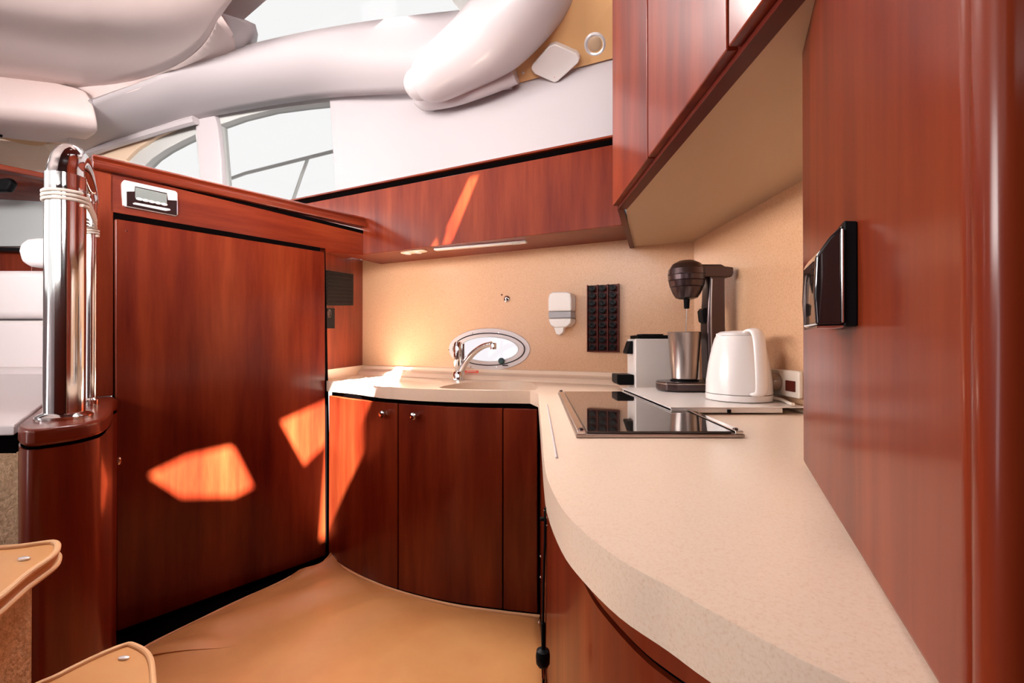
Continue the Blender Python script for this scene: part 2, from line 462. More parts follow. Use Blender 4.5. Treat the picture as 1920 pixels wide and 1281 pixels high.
# ---- the rest of the saloon around the lens: low sides, window strips, roof with holes for the sun patches
WOODZ = 1.05; ROOF = CZ + 1.33
st(MB().box((-1.3, -1.42, 0), (1.6, -1.38, WOODZ)).build('wall_aft', 'cherry'))
st(MB().box((-3.2, -1.42, 0), (-1.3, -1.38, 1.05)).build('wall_aft_low', 'white_liner'))
st(MB().box((-3.2, -1.38, ROOF - 0.06), (-0.9, 1.3, ROOF - 0.04)).build('ceiling_saloon', 'headliner'))
st(MB().box((1.2, -1.4, 0), (1.24, 2.0, 2.1)).build('wall_right', 'cherry'))
st(MB().box((-1.3, -1.42, WOODZ), (1.2, -1.40, ROOF)).build('wall_aft_upper', 'cherry_edge'))
st(MB().box((-3.24, 0.8, WOODZ), (-3.22, 3.6, ROOF)).build('wall_left_upper', 'white_liner'))
st(MB().box((-3.24, -1.4, 0), (-3.2, 3.6, WOODZ)).build('wall_left', 'white_liner'))

def to_roof(p):
    t = (ROOF - p.z) / -SUN.z
    return V(p.x - SUN.x * t, p.y - SUN.y * t, ROOF)
sun_holeA = [to_roof(DOOR.p(x, y, 0.018)) for x, y in ((278, 893), (350, 857), (432, 838), (440, 842), (476, 914), (440, 932), (340, 934))]
sun_holeB = [to_roof(p) for p in (DOOR.p(525, 792, 0.018), onz(629, 716, CT), onz(742, 703, CT), onz(757, 703, CT), onz(738, 728, CT), onz(664, 738, CT), DOOR.p(612, 832, 0.018), DOOR.p(570, 873, 0.018))]
sun_holeC = [to_roof(FACE.p(x, y)) for x, y in ((880, 333), (905, 331), (857, 459), (820, 464))]
roof_outer = [V(-3.2, -1.4, ROOF), V(1.2, -1.4, ROOF), V(1.2, 1.72, ROOF), V(-3.2, 1.72, ROOF)]
st(MB().holed(roof_outer, [sun_holeA, sun_holeB, sun_holeC], V(0, 0, 0.004)).build('ceiling_roof', 'cherry_edge'))  # holes in the unseen roof are shaped to throw the sun patches
st(MB().slab([V(-3.2, 1.72, ROOF), V(1.2, 1.72, ROOF), V(1.2, 2.95, CZ + 2.28), V(-3.2, 2.95, CZ + 2.28)], V(0, 0, 0.02)).build('ceiling_sun_blocker', 'white_liner'))  # added slab above the view, keeps direct sun off the liner and railing
st(MB().box((-1.0, -0.34, 0.0), (1.2, -0.30, 1.0)).build('wall_light_blocker', 'cherry_edge'))  # added unseen sill that keeps lamp light off the lower cabinets

# ================================================================== TALL CABINET
def dp(*pts, out=0.0): return [DOOR.p(x, y, out) for x, y in pts]
base = DOOR.p(400, 1100); base.z = 0
tc = thing('tall_cabinet', base, 'tall cherry cabinet with a full-height door beside the sink', 'cabinet')
sq = dp((174, 300), (213, 312), (213, 745), (177, 745))
for q_ in sq[2:]: q_.z = CZ - 0.134
MB().slab(sq, -DN * 0.02).build('stile', 'cherry', tc, bevel=0.002)
MB().slab(dp((206, 322), (681, 438), (680, 475), (612, 467), (206, 397)), -DN * 0.02).build('header', 'cherry_gloss', tc, bevel=0.002)
MB().slab(dp((600, 472), (681, 478), (681, 474), (600, 462)), -DN * 0.19).build('header_underside', 'cherry_flat', tc)
MB().slab(dp((178, 306), (681, 432), (681, 438), (178, 314), out=0.002), -DN * 0.02).build('shadow_gap', 'dark_gap', tc)
def mould(name, a, b, z0, z1, out):
    pa = DOOR.p(*a, out); pb = DOOR.p(*b, out)
    return pa, pb
zt = CZ + 0.470
A = DOOR.p(172, 291); B = DOOR.p(680, 414); A.z = B.z = 0
dirn = (B - A).normalized()
t1 = MB()
prof = [(0.020, -0.030), (0.024, -0.022), (0.024, -0.016), (0.014, -0.012), (0.014, -0.008), (0.022, -0.002), (0.018, 0.004), (-0.02, 0.004), (-0.02, -0.030)]
t1.slab([A + DN * o + UZ * (zt + h) for o, h in prof], B - A)
t1.build('top_moulding', 'cherry_gloss', tc, bevel=0.001)
MB().slab([A + DN * 0.0 + UZ * zt, B + UZ * zt, A - DN * 0.25 + UZ * zt], -UZ * 0.02).build('top_panel', 'cherry_flat', tc)
# door with dark top gap
MB().slab(dp((213, 398), (610, 466), (622, 1046), (613, 1053), (213, 1230)), -DN * 0.022).build('door_surround', 'dark_gap', tc)
door = MB().slab(dp((216, 410), (609, 473), (611, 1042), (219, 1185), out=0.018), -DN * 0.018).build('door', 'cherry', tc, bevel=0.003)
MB().lathe(DOOR.p(237, 433, 0.018), [(0.0028, -0.001), (0.0028, 0.0012), (0.001, 0.002)], 12, DN).build('screw', 'cherry_edge', door, smooth=True)
# return side towards the sink wall
ra = DOOR.p(606, 600, -0.005); ra.z = 0.60; rb = proj(corner_l + V(0.004, -0.004, 0)); rb.z = 0.60
RU = (rb - ra); RU.z = 0; rlen = RU.length; RU.normalize(); RN = V(RU.y, -RU.x, 0)
if RN.dot(-ra) < 0: RN = -RN
ra.z = rb.z = CT + 0.038
MB().obox(ra, RU, -RN, UZ, rlen, 0.02, 0.515 - 0.062).build('return_side', 'cherry', tc)
ret_a, ret_l = ra.copy(), rlen
# keyhole latch at the foot of the stile
class RP(Pl): pass
rp = Pl(RN.x, RN.y, RN.dot(V(ra.x, ra.y, 0)))
vent = thing('vent_grille', rp.p(640, 575), 'black louvred vent grille on the dark side panel left of the sink wall', 'vent')
va, vb_, vc_, vd = rp.p(609, 506, 0.006), rp.p(663, 514, 0.006), rp.p(663, 573, 0.006), rp.p(609, 573, 0.006)
MB().slab([va, vb_, vc_, vd], -RN * 0.005).build('frame', 'black_plastic', vent, bevel=0.001)
for k in range(9):
    t = (k + 0.5) / 9
    l = va.lerp(vd, t); r_ = vb_.lerp(vc_, t)
    d_ = (r_ - l).normalized()
    MB().obox(l.lerp(r_, 0.06), d_, RN, (UZ * 0.8 + RN * 0.5).normalized(), (r_ - l).length * 0.88, 0.0012, 0.004).build('slat', 'black_plastic', vent)
so = thing('power_socket', rp.p(615, 615), 'small black socket below the vent grille, half hidden by the cabinet door', 'socket')
MB().slab([rp.p(605, 578, 0.006), rp.p(628, 578, 0.006), rp.p(628, 616, 0.006), rp.p(605, 616, 0.006)], -RN * 0.005).build('plate', 'black_plastic', so, bevel=0.001)
MB().lathe(rp.p(616, 588, 0.006), [(0.016, 0), (0.016, 0.003), (0.012, 0.004), (0.012, 0.001)], 20, RN).build('socket_ring', 'gunmetal', so, smooth=True)

# display unit
du = thing('climate_display', DOOR.p(280, 390), 'silver and black control display set in the header of the tall cabinet', 'display')
def qd(a, b, c, d, out): return dp(a, b, c, d, out=out)
body_q = dp((229, 341), (233, 337), (329, 358), (333, 362), (334, 402), (331, 405), (235, 387), (232, 383), out=0.010)
MB().slab(body_q, -DN * 0.010).build('bezel', 'silver_trim', du, bevel=0.002)
MB().slab(dp((237, 359), (252, 359), (253, 349), (313, 362), (315, 375), (332, 376), (332, 404), (237, 386), out=0.0125), -DN * 0.003).build('black_insert', 'black_gloss', du, bevel=0.0008)
MB().slab(dp((254, 351), (313, 364), (313, 384), (254, 371), out=0.0140), -DN * 0.002).build('screen', 'lcd', du)
for k in range(5):
    cx = 261.5 + k * 11.6; cy = 373.5 + k * 2.45
    MB().lathe(DOOR.p(cx, cy, 0.0140), [(0.0075, 0), (0.0075, 0.0015), (0.006, 0.0022)], 18, DN, 1.0, 0.5).build('button', 'silver_trim', du, smooth=True)
MB().slab(dp((249, 381), (253, 379.5), (319, 391.5), (320, 394.5), (311, 395.5), (250, 383), out=0.0150), -DN * 0.002).build('chrome_strip', 'silver_trim', du, bevel=0.0006)

# ================================================================== LOCKER OVER THE SINK
def fp(*pts, out=0.0): return [FACE.p(x, y, out) for x, y in pts]
b0 = FACE.p(900, 450)
lk = thing('long_locker', b0, 'long cherry locker running under the white liner above the sink', 'cabinet')
zb0 = CZ + 0.338; ztop = CZ + 0.600
fl = FACE.p(540, 400); fr_ = FACE.p(1166, 400)
fl.z = fr_.z = zb0
fw = (fr_ - fl).length
MB().obox(fl, WU, -WN, UZ, fw, 0.018, ztop - 0.028 - zb0).build('front_panel', 'cherry', lk, bevel=0.0015)
MB().obox(fl + UZ * (ztop - 0.028 - zb0) - WN * 0.012, WU, -WN, UZ, fw, 0.02, 0.024).build('shadow_gap', 'dark_gap', lk)  # recess shade put into the colour, a near-black strip
MB().obox(fl + UZ * (ztop - 0.006 - zb0) + WN * 0.002, WU, -WN, UZ, fw, 0.225, 0.006).build('top_rail', 'cherry_flat', lk, bevel=0.001)
ul = FACE.p(650, 480); ul.z = zb0; uw = (fr_ - ul).length
MB().obox(ul - WN * 0.016, WU, -WN, UZ, uw, 0.175, 0.012).build('underside', 'cherry_flat', lk)
zu = zb0
# lights in its underside
sp = thing('twin_spotlight', onz(776, 471, zu), 'oval cream plate with two spotlights under the long locker', 'light')
cc = onz(776, 471, zu)
cc.z = zu
pts = []
for k in range(32):
    t = 2 * PI * k / 32
    x = 0.055 * math.copysign(abs(math.cos(t)) ** 0.6, math.cos(t)); y = 0.018 * math.copysign(abs(math.sin(t)) ** 0.6, math.sin(t))
    pts.append(cc + WU * x + WN * y - UZ * 0.005)
MB().slab(pts, UZ * 0.005).build('plate', 'cream', sp, bevel=0.001)
for s_ in (-0.027, 0.02):
    MB().lathe(cc + WU * s_ - UZ * 0.009, [(0.012, 0), (0.013, 0.002), (0.013, 0.004)], 20).build('spot', 'white_plastic', sp, smooth=True)
sl = thing('strip_light', onz(890, 459, zu), 'long slim cream strip light under the long locker', 'light')
s0 = onz(813, 465, zu); s1 = onz(985, 450, zu)
sd = (s1 - s0).normalized(); sw = V(-sd.y, sd.x, 0)
MB().obox(s0 - UZ * 0.008 + sw * 0.0, sd, sw, UZ, (s1 - s0).length, 0.02, 0.008).build('lens', 'white_plastic', sl, bevel=0.002)
MB().obox(s1 - UZ * 0.009 - sd * 0.05, sd, sw, UZ, 0.03, 0.018, 0.002).build('switch', 'frame_grey', sl, bevel=0.0005)

# ================================================================== OVERHEAD LOCKERS (right)
oz = CZ + 0.3127; ox = 0.243; oy0, oy1 = 0.405, 1.046
oh = 1.0
ol = thing('overhead_cabinet', (0.4, 0.75, oz), 'cherry overhead cabinet with three doors hanging above the worktop at right', 'cabinet')
endp = WALL.p(1181, 470)
MB().slab([V(ox + 0.02, oy0, oz), V(KX, oy0, oz), V(KX, 1.386, oz), V(endp.x, endp.y - 0.002, oz), V(ox + 0.02, oy1, oz)], UZ * 0.012).build('underside', 'laminate_beige', ol)
e0 = V(ox, oy1, oz - 0.004); e1_ = V(endp.x, endp.y, oz - 0.004)
ed = (e1_ - e0); ed.z = 0; el = ed.length; ed.normalize()
MB().obox(e0, ed, V(ed.y, -ed.x, 0), UZ, el, 0.014, oh).build('end_panel', 'cherry_edge', ol)
MB().box((ox + 0.001, oy0 - 0.02, oz - 0.003), (ox + 0.022, oy1, oz + 0.02)).build('front_rail', 'cherry_edge', ol, bevel=0.001)
MB().box((ox + 0.001, oy0 - 0.04, oz - 0.003), (KX, oy0 - 0.004, oz + 0.02)).build('side_rail', 'dark_gap', ol)
for y0, y1 in ((0.776, 1.044), (0.489, 0.771), (0.36, 0.484)):
    MB().box((ox - 0.012, y0, oz + 0.004), (ox + 0.004, y1, oz + oh)).build('door', 'cherry', ol, bevel=0.002)
MB().box((ox + 0.003, 0.36, oz + 0.01), (ox + 0.012, oy1 - 0.004, oz + oh)).build('carcass', 'dark_gap', ol)

# ================================================================== RIGHT PANEL (tall locker side)
p0 = V(0.3148, 0.493, 0); PU = V(-0.436, -0.9, 0).normalized(); PN = V(-0.9, 0.436, 0).normalized()
tp_ = thing('galley_partition', (0.40, 0.35, CT), 'tall cherry partition standing on the worktop at the right edge', 'partition')
MB().obox(p0 + UZ * (CT + 0.0005), PU, -PN, UZ, 0.385, 0.05, 1.35).build('side_panel', 'cherry', tp_, bevel=0.006)
MB().obox(p0 + PU * 0.386 + UZ * (CT + 0.0005) + PN * 0.002, -PN, PU, UZ, 0.30, 0.016, 1.35).build('corner_post', 'cherry', tp_, bevel=0.007)
# black device on it
PP = Pl(PN.x, PN.y, PN.dot(p0))
sA = 0.243
def pp(s, p, z): return p0 + PU * s + PN * p + UZ * (CZ + z)
sw_ = thing('wall_switch', pp(0.2, 0, 0.01), 'glossy black switch box with a slanted cover on the cherry partition', 'switch')
MB().slab([pp(sA, 0, 0.0745), pp(sA, 0.007, 0.0755), pp(sA, 0.007, 0.0105), pp(sA, 0, 0.0105)], -PU * 0.062).build('back_plate', 'black_plastic', sw_, bevel=0.0012)
MB().slab([pp(sA, 0.0071, 0.0735), pp(sA, 0.0140, 0.0665), pp(sA, 0.0215, 0.0550), pp(sA, 0.0225, 0.030), pp(sA, 0.0215, 0.0115), pp(sA, 0.0071, 0.0115)], -PU * 0.055).build('cover', 'black_gloss', sw_, bevel=0.002)
MB().slab([pp(sA + .0004, 0.0210, 0.010), pp(sA + .0004, 0.0075, 0.010), pp(sA + .0004, 0.0075, 0.0112), pp(sA + .0004, 0.0210, 0.0112)], -PU * 0.055).build('bright_edge', 'chrome', sw_)
MB().tube([pp(sA + .0008, 0.0078, 0.070), pp(sA + .0008, 0.0078, 0.013)], 0.0008, 8).build('bright_edge', 'chrome', sw_)  # upright highlight on the box, put in as a thin chrome line

# ================================================================== WORKTOP
lip_px = [(613, 734), (663, 739), (712, 746), (786, 752), (884, 755.5), (960, 756.5), (994, 757)]
LB = CT - 0.035
lipA = smoothpath([onz(x, y, LB) for x, y in lip_px], 4)
lip_px2 = [(1009, 764), (1011, 790), (1016, 860), (1020, 920), (1027, 968), (1053, 1035), (1093, 1090), (1161, 1158), (1252, 1221), (1334, 1281)]
lipB = smoothpath([onz(x, y, LB) for x, y in lip_px2] + [V(0.13, 0.175, LB), V(0.19, 0.125, LB), V(0.27, 0.085, LB)], 4)
front = lipA + lipB
outline = [V(p.x, p.y, 0) for p in front]
outline += [V(KX, 0.0, 0), V(KX, 1.3855, 0)]
outline += [proj(V(-0.648, 1.969, 0)), V(ret_a.x + 0.002, ret_a.y + 0.02, 0)]
def poly_ct(px, z=CT): return [onz(x, y, z) for x, y in px]
basin = smoothpath(poly_ct([(824, 726.5), (850, 720.5), (880, 717), (935, 715), (985, 716), (1001, 720), (1004, 731), (950, 731.5), (880, 730), (845, 729)]), 3, True)
drain = smoothpath(poly_ct([(694, 721), (712, 712.5), (750, 709), (795, 711), (830, 715.5), (806, 721), (770, 725.5), (725, 726)]), 3, True)
wt = thing('worktop', (0.2, 0.9, CT - 0.035), 'speckled beige solid-surface worktop curving from the sink round to the partition', 'worktop')
wm = MB().holed([p + UZ * CT for p in outline], [basin, drain], -UZ * 0.035)
# raised rim along the front edge: slight roll
wm.build('slab', 'solid_surface', wt, bevel=0.007, seg=4)
rimp = offset_path([V(p.x, p.y, CT - 0.0035) for p in front[:-3]], -0.0)
cin = [V(p.x, p.y, 0) for p in front]
# inner bead on the worktop beside the corner
rim = smoothpath([onz(x, y, CT) for x, y in ((612, 716), (700, 724), (800, 730), (900, 733), (985, 735), (1004, 737))], 4)
def bowl(loop, depth, mat_, name, inset):
    c = sum(loop, V(0, 0, 0)) / len(loop)
    rows = []
    for t, dz in ((0, 0.0), (0.02, 0.25), (0.06, 0.75), (0.14, 0.97), (0.4, 1.0), (0.9, 1.02)):
        rows.append([p.lerp(c, min(1, t * inset)) - UZ * depth * dz for p in loop])
    m = MB()
    n = len(loop)
    m.add([p for r in rows for p in r], [(i * n + k, i * n + (k + 1) % n, (i + 1) * n + (k + 1) % n, (i + 1) * n + k) for i in range(len(rows) - 1) for k in range(n)])
    m.f.append(tuple((len(rows) - 1) * n + k for k in range(n)))
    return m.build(name, mat_, wt, smooth=True, angle=80)
bowl(basin, 0.13, 'solid_surface', 'sink_basin', 1.0)
bowl(drain, 0.012, 'solid_surface', 'draining_tray', 1.0)
for k in range(4):
    y0 = 705 + k * 3.0
    a = onz(626 + k * 2, y0, CT); b = onz(700 - k * 6, y0 - 2.0, CT)
    MB().tube([a, a.lerp(b, 0.5), b], 0.0022, 8).build('drain_rib', 'solid_surface', wt, smooth=True)
# upstand along the sink wall, coved
def along(p, s): return p + WU * s
us0 = proj(V(-0.648, 1.969, 0)); uslen = (corner_r - us0).length - 0.03
profile = [(0.0, 0.0), (0.062, 0.0), (0.058, 0.006), (0.050, 0.014), (0.046, 0.016), (0.020, 0.018), (0.010, 0.024), (0.006, 0.036), (0.0, 0.038)]
MB().slab([us0 + WN * o + UZ * (CT + h) for o, h in profile], WU * uslen).build('upstand', 'solid_surface', wt, bevel=0.002)
MB().obox(V(ret_a.x, ret_a.y, CT - 0.03) - RN * 0.02, RU, RN, UZ, ret_l, 0.024, 0.068).build('side_upstand', 'solid_surface', wt, bevel=0.002)
# joint strip, the fine pale line left of the hob
ja, jb = onz(1026, 760, CT), onz(1044, 860, CT)
MB().tube([ja + UZ * 0.0005, jb + UZ * 0.0005], 0.0016, 8).build('rim_bead', 'gelcoat', wt, smooth=True)

# ================================================================== BASE CABINETS
foot_px = [(622, 1047), (655, 1070), (700, 1092), (760, 1113), (850, 1135), (950, 1149), (1010, 1156)]
foot = smoothpath([onz(x, y, 0.004) for x, y in foot_px], 8)
for p in foot: p.z = 0
def sub_path(path, x0, x1):               # part of a plan path between two image columns
    def col(p): return 960 + F * p.x / p.y
    out = []
    for i in range(len(path) - 1):
        a, b = path[i], path[i + 1]; ca, cb = col(a), col(b)
        for xx in (x0, x1):
            if min(ca, cb) <= xx < max(ca, cb): out.append((xx, a.lerp(b, (xx - ca) / (cb - ca))))
        if x0 < cb < x1: out.append((cb, b))
    out.sort(key=lambda q: q[0])
    return [q[1] for q in out]
def curved(path, z0, z1, thick, out=0.0):
    m = MB()
    a = offset_path(path, -out); b = offset_path(path, thick)
    rows = [[p + UZ * z0 for p in a], [p + UZ * z1 for p in a], [p + UZ * z1 for p in b], [p + UZ * z0 for p in b], [p + UZ * z0 for p in a]]
    m.grid(rows)
    n = len(path)
    for j in (0, n - 1):
        m.f.append((j, n + j, 2 * n + j, 3 * n + j))
    return m
sb = thing('sink_cabinet', foot[len(foot) // 2] + V(0, 0.1, 0), 'curved dark cherry cabinet with two doors under the sink', 'cabinet')
curved(foot, 0.0, LB - 0.001, 0.02).build('carcass', 'dark_gap', sb)
mid_d = []
for (x0, x1, nm) in ((624.5, 751, 'door'), (753.5, 944, 'door'), (946, 1008.5, 'end_panel')):
    pth = sub_path(foot, x0, x1)
    d_ = curved(pth, 0.02, LB - 0.014, 0.0, 0.014).build(nm, 'cherry', sb, bevel=0.002)
    mid_d.append(d_)
def knob(px, py, parent):
    path = offset_path(foot, -0.014)
    best = None
    for i in range(len(path) - 1):
        ca = 960 + F * path[i].x / path[i].y; cb = 960 + F * path[i + 1].x / path[i + 1].y
        if ca <= px < cb: best = path[i].lerp(path[i + 1], (px - ca) / (cb - ca)); tt = (path[i + 1] - path[i]).normalized()
    c = at(px, py, best.y); nrm = V(tt.y, -tt.x, 0)
    return MB().lathe(c, [(0.0075, -0.002), (0.0075, 0.004), (0.006, 0.007), (0.0105, 0.012), (0.012, 0.017), (0.0105, 0.022), (0.005, 0.0245)], 24, nrm).build('knob', 'chrome', parent, smooth=True)
knob(725, 775, mid_d[0]); knob(782, 779, mid_d[1])

# curved base under the hob
fb = [V(p.x, p.y, 0) for p in lipB]
fbo = offset_path(fb, 0.022)
start = V(foot[-1].x + 0.004, foot[-1].y, 0)
fbo = [start, V(start.x + 0.006, 1.12, 0), V(0.076, 0.95, 0)] + [p for p in fbo if p.y < 0.80]
fbo = smoothpath(fbo[::2] + [fbo[-1]], 3)
hb = thing('hob_cabinet', (0.2, 0.7, 0), 'curved cherry cabinet under the hob side of the worktop', 'cabinet')
curved(fbo, 0.0, LB - 0.034, 0.02).build('front_panel', 'cherry', hb)
curved(offset_path(fbo, 0.004), LB - 0.034, LB - 0.029, 0.016).build('shadow_gap', 'dark_gap', hb)
curved(fbo, LB - 0.029, LB - 0.001, 0.02).build('top_rail', 'cherry', hb)

# ================================================================== HOB
h00 = onz(1080, 822, CT); h10 = onz(1397, 822, CT); h01 = onz(1046, 740, CT)
hw = h10.x - h00.x
hd = h01.y - h00.y
hv = (h01 - h00).normalized(); hu = V(1, 0, 0)
hob = thing('induction_hob', h00 + V(0.1, 0.25, 0), 'black glass hob with steel side strips set in the worktop', 'hob')
h11 = h10 + (h01 - h00)
MB().slab([h00 + UZ * 0.0005, h10 + UZ * 0.0005, h11 + UZ * 0.0005, h01 + UZ * 0.0005], UZ * 0.005).build('tray', 'brushed_steel', hob, bevel=0.001)
i0 = 0.016
MB().slab([h00 + hu * i0 + hv * 0.005 + UZ * 0.0056, h10 - hu * i0 + hv * 0.005 + UZ * 0.0056, h11 - hu * i0 - hv * 0.005 + UZ * 0.0056, h01 + hu * i0 - hv * 0.005 + UZ * 0.0056], UZ * 0.003).build('glass', 'hob_glass', hob, bevel=0.0008)
for o_ in (h00 + hu * 0.002, h10 - hu * 0.013):
    MB().obox(o_ + UZ * 0.0056, hu, hv, UZ, 0.011, (h01 - h00).length, 0.0045).build('side_strip', 'chrome', hob, bevel=0.001)
for q in (h00 + hu * 0.008 + hv * 0.012, h10 - hu * 0.008 + hv * 0.012, h01 + hu * 0.008 - hv * 0.006):
    MB().lathe(q + UZ * 0.0101, [(0.0035, 0), (0.0035, 0.0015), (0.002, 0.0022)], 14).build('screw', 'gunmetal', hob, smooth=True)
# ================================================================== BOARD (hob cover)
bz = CZ - 0.1163
bd = thing('hob_cover', (0.41, 1.0, bz - 0.0135), 'white board lying over the right side of the hob under the appliances', 'board')
MB().box((0.292, 0.836, bz - 0.0105), (0.497, 1.20, bz - 0.001)).build('board_body', 'white_plastic', bd, bevel=0.001)
MB().box((0.290, 0.834, bz - 0.0012), (0.545, 1.215, bz)).build('top_sheet', 'white_plastic', bd, bevel=0.0004)
MB().box((0.296, 0.838, CT + 0.0103), (0.494, 0.846, bz - 0.0105)).build('gasket', 'black_plastic', bd)
MB().box((0.292, 0.838, CT + 0.0103), (0.300, 1.19, bz - 0.0105)).build('gasket', 'black_plastic', bd)
MB().box((0.395, 0.8325, bz - 0.010), (0.401, 0.8365, bz - 0.004)).build('catch', 'black_plastic', bd)

# ================================================================== KETTLE
kc = V(0.4715, 0.948, bz)
kt = thing('kettle', kc, 'white plastic electric kettle on the white board', 'kettle')
MB().lathe(kc, [(0.056, 0.0), (0.063, 0.002), (0.064, 0.010), (0.0635, 0.014)], 40).build('base_ring', 'kettle_white', kt, smooth=True)
MB().lathe(kc + UZ * 0.0145, [(0.060, 0.0), (0.0635, 0.001), (0.0625, 0.025), (0.058, 0.06), (0.052, 0.09), (0.046, 0.112), (0.043, 0.118), (0.038, 0.120)], 40).build('body', 'kettle_white', kt, smooth=True)
MB().lathe(kc + UZ * 0.134, [(0.041, 0.0), (0.041, 0.004), (0.034, 0.008), (0.010, 0.010)], 36).build('lid', 'kettle_white', kt, smooth=True)
hdn = V(0.05, -1, 0).normalized()
hp = [kc + hdn * r + UZ * h for r, h in ((0.036, 0.140), (0.052, 0.143), (0.066, 0.138), (0.074, 0.120), (0.079, 0.08), (0.082, 0.04), (0.078, 0.022), (0.062, 0.018))]
hs = smoothpath(hp, 4)
wdt = hdn.cross(UZ)
m_ = MB()
for i in range(len(hs)):
    t = (hs[min(i + 1, len(hs) - 1)] - hs[max(i - 1, 0)]).normalized(); nn = wdt.cross(t).normalized()
    m_.v += [hs[i] + wdt * 0.0125 * math.cos(a) + nn * 0.005 * math.sin(a) for a in [2 * PI * k / 14 for k in range(14)]]
for i in range(len(hs) - 1):
    m_.f += [(i * 14 + k, i * 14 + (k + 1) % 14, (i + 1) * 14 + (k + 1) % 14, (i + 1) * 14 + k) for k in range(14)]
m_.f += [tuple(range(13, -1, -1)), tuple((len(hs) - 1) * 14 + k for k in range(14))]
m_.build('handle', 'kettle_white', kt, smooth=True, angle=60)
MB().slab([kc + V(-0.036, 0.014, 0.122), kc + V(-0.047, 0.0, 0.128), kc + V(-0.036, -0.014, 0.122)], UZ * 0.011).build('spout', 'kettle_white', kt, bevel=0.002)

# ================================================================== DRINK MIXER + CUP
mc = V(0.470, 1.135, bz)
mx = thing('drink_mixer', mc, 'bronze drink mixer with ribbed motor head behind the kettle', 'mixer')
cupc = V(0.430, 1.135, bz)
bp_ = [V(0.362, 1.125, bz), V(0.372, 1.098, bz), V(0.397, 1.085, bz), V(0.535, 1.085, bz), V(0.535, 1.185, bz), V(0.397, 1.185, bz), V(0.372, 1.172, bz), V(0.362, 1.145, bz)]
MB().slab([p + UZ * 0.002 for p in bp_], UZ * 0.022).build('base', 'gunmetal', mx, bevel=0.004)
MB().slab([p + (p - mc) * 0.01 + UZ * 0.018 for p in bp_[:4]] + [p + (p - mc) * 0.01 + UZ * 0.018 for p in bp_[4:]], UZ * 0.003).build('base_trim', 'brushed_steel', mx, bevel=0.001)
MB().lathe(cupc + UZ * 0.024, [(0.034, 0), (0.034, 0.003), (0.030, 0.004)], 28).build('cup_rest', 'black_plastic', mx, smooth=True)
colp = [V(0.482, 1.112, bz + 0.024), V(0.530, 1.112, bz + 0.024), V(0.523, 1.112, bz + 0.16), V(0.522, 1.112, bz + 0.285), V(0.484, 1.112, bz + 0.285), V(0.478, 1.112, bz + 0.16)]
MB().slab(colp, V(0, 0.046, 0)).build('column', 'gunmetal', mx, bevel=0.006)
MB().tube(smoothpath([V(0.489, 1.1105, bz + 0.03), V(0.487, 1.1105, bz + 0.1), V(0.486, 1.1105, bz + 0.2), V(0.488, 1.1105, bz + 0.275)]), 0.0018, 8).build('trim_line', 'brushed_steel', mx, smooth=True)
MB().slab([V(0.450, 1.108, bz + 0.280), V(0.537, 1.108, bz + 0.280), V(0.541, 1.108, bz + 0.290), V(0.541, 1.108, bz + 0.304), V(0.520, 1.108, bz + 0.306), V(0.512, 1.108, bz + 0.311), V(0.450, 1.108, bz + 0.311)], V(0, 0.054, 0)).build('arm', 'gunmetal', mx, bevel=0.004)
hc = V(0.436, 1.135, bz + 0.228)
prof = [(0.018, 0.0), (0.026, 0.003), (0.033, 0.014), (0.0385, 0.028), (0.0375, 0.0290), (0.0400, 0.0305), (0.0430, 0.044), (0.0420, 0.0450), (0.0440, 0.0465), (0.0450, 0.058), (0.0440, 0.0590), (0.0452, 0.0605),
        (0.0430, 0.074), (0.0415, 0.0750), (0.0405, 0.0765), (0.034, 0.087), (0.0325, 0.0878), (0.030, 0.0895), (0.018, 0.0955), (0.004, 0.0975)]
MB().lathe(hc, prof, 40).build('motor_head', 'gunmetal', mx, smooth=True, angle=25)
MB().lathe(hc - UZ * 0.024, [(0.005, 0), (0.0065, 0.002), (0.0075, 0.025)], 18).build('chuck', 'black_plastic', mx, smooth=True)
MB().tube([hc - UZ * 0.022, cupc + UZ * 0.045], 0.0016, 8).build('spindle', 'brushed_steel', mx, smooth=True)
MB().slab([V(0.470, 1.120, bz + 0.172), V(0.480, 1.120, bz + 0.165), V(0.480, 1.120, bz + 0.205), V(0.473, 1.120, bz + 0.205), V(0.467, 1.120, bz + 0.198)], V(0, 0.028, 0)).build('switch', 'black_plastic', mx, bevel=0.002)
cup = thing('mixing_cup', cupc + UZ * 0.0285, 'brushed steel mixing cup standing on the drink mixer base', 'cup')
MB().lathe(cupc + UZ * 0.0285, [(0.029, 0.0), (0.031, 0.002), (0.0345, 0.05), (0.0395, 0.115), (0.0405, 0.1165), (0.0395, 0.1175), (0.0385, 0.1165), (0.033, 0.05), (0.0295, 0.004), (0.01, 0.003)], 40).build('cup_wall', 'brushed_steel', cup, smooth=True)

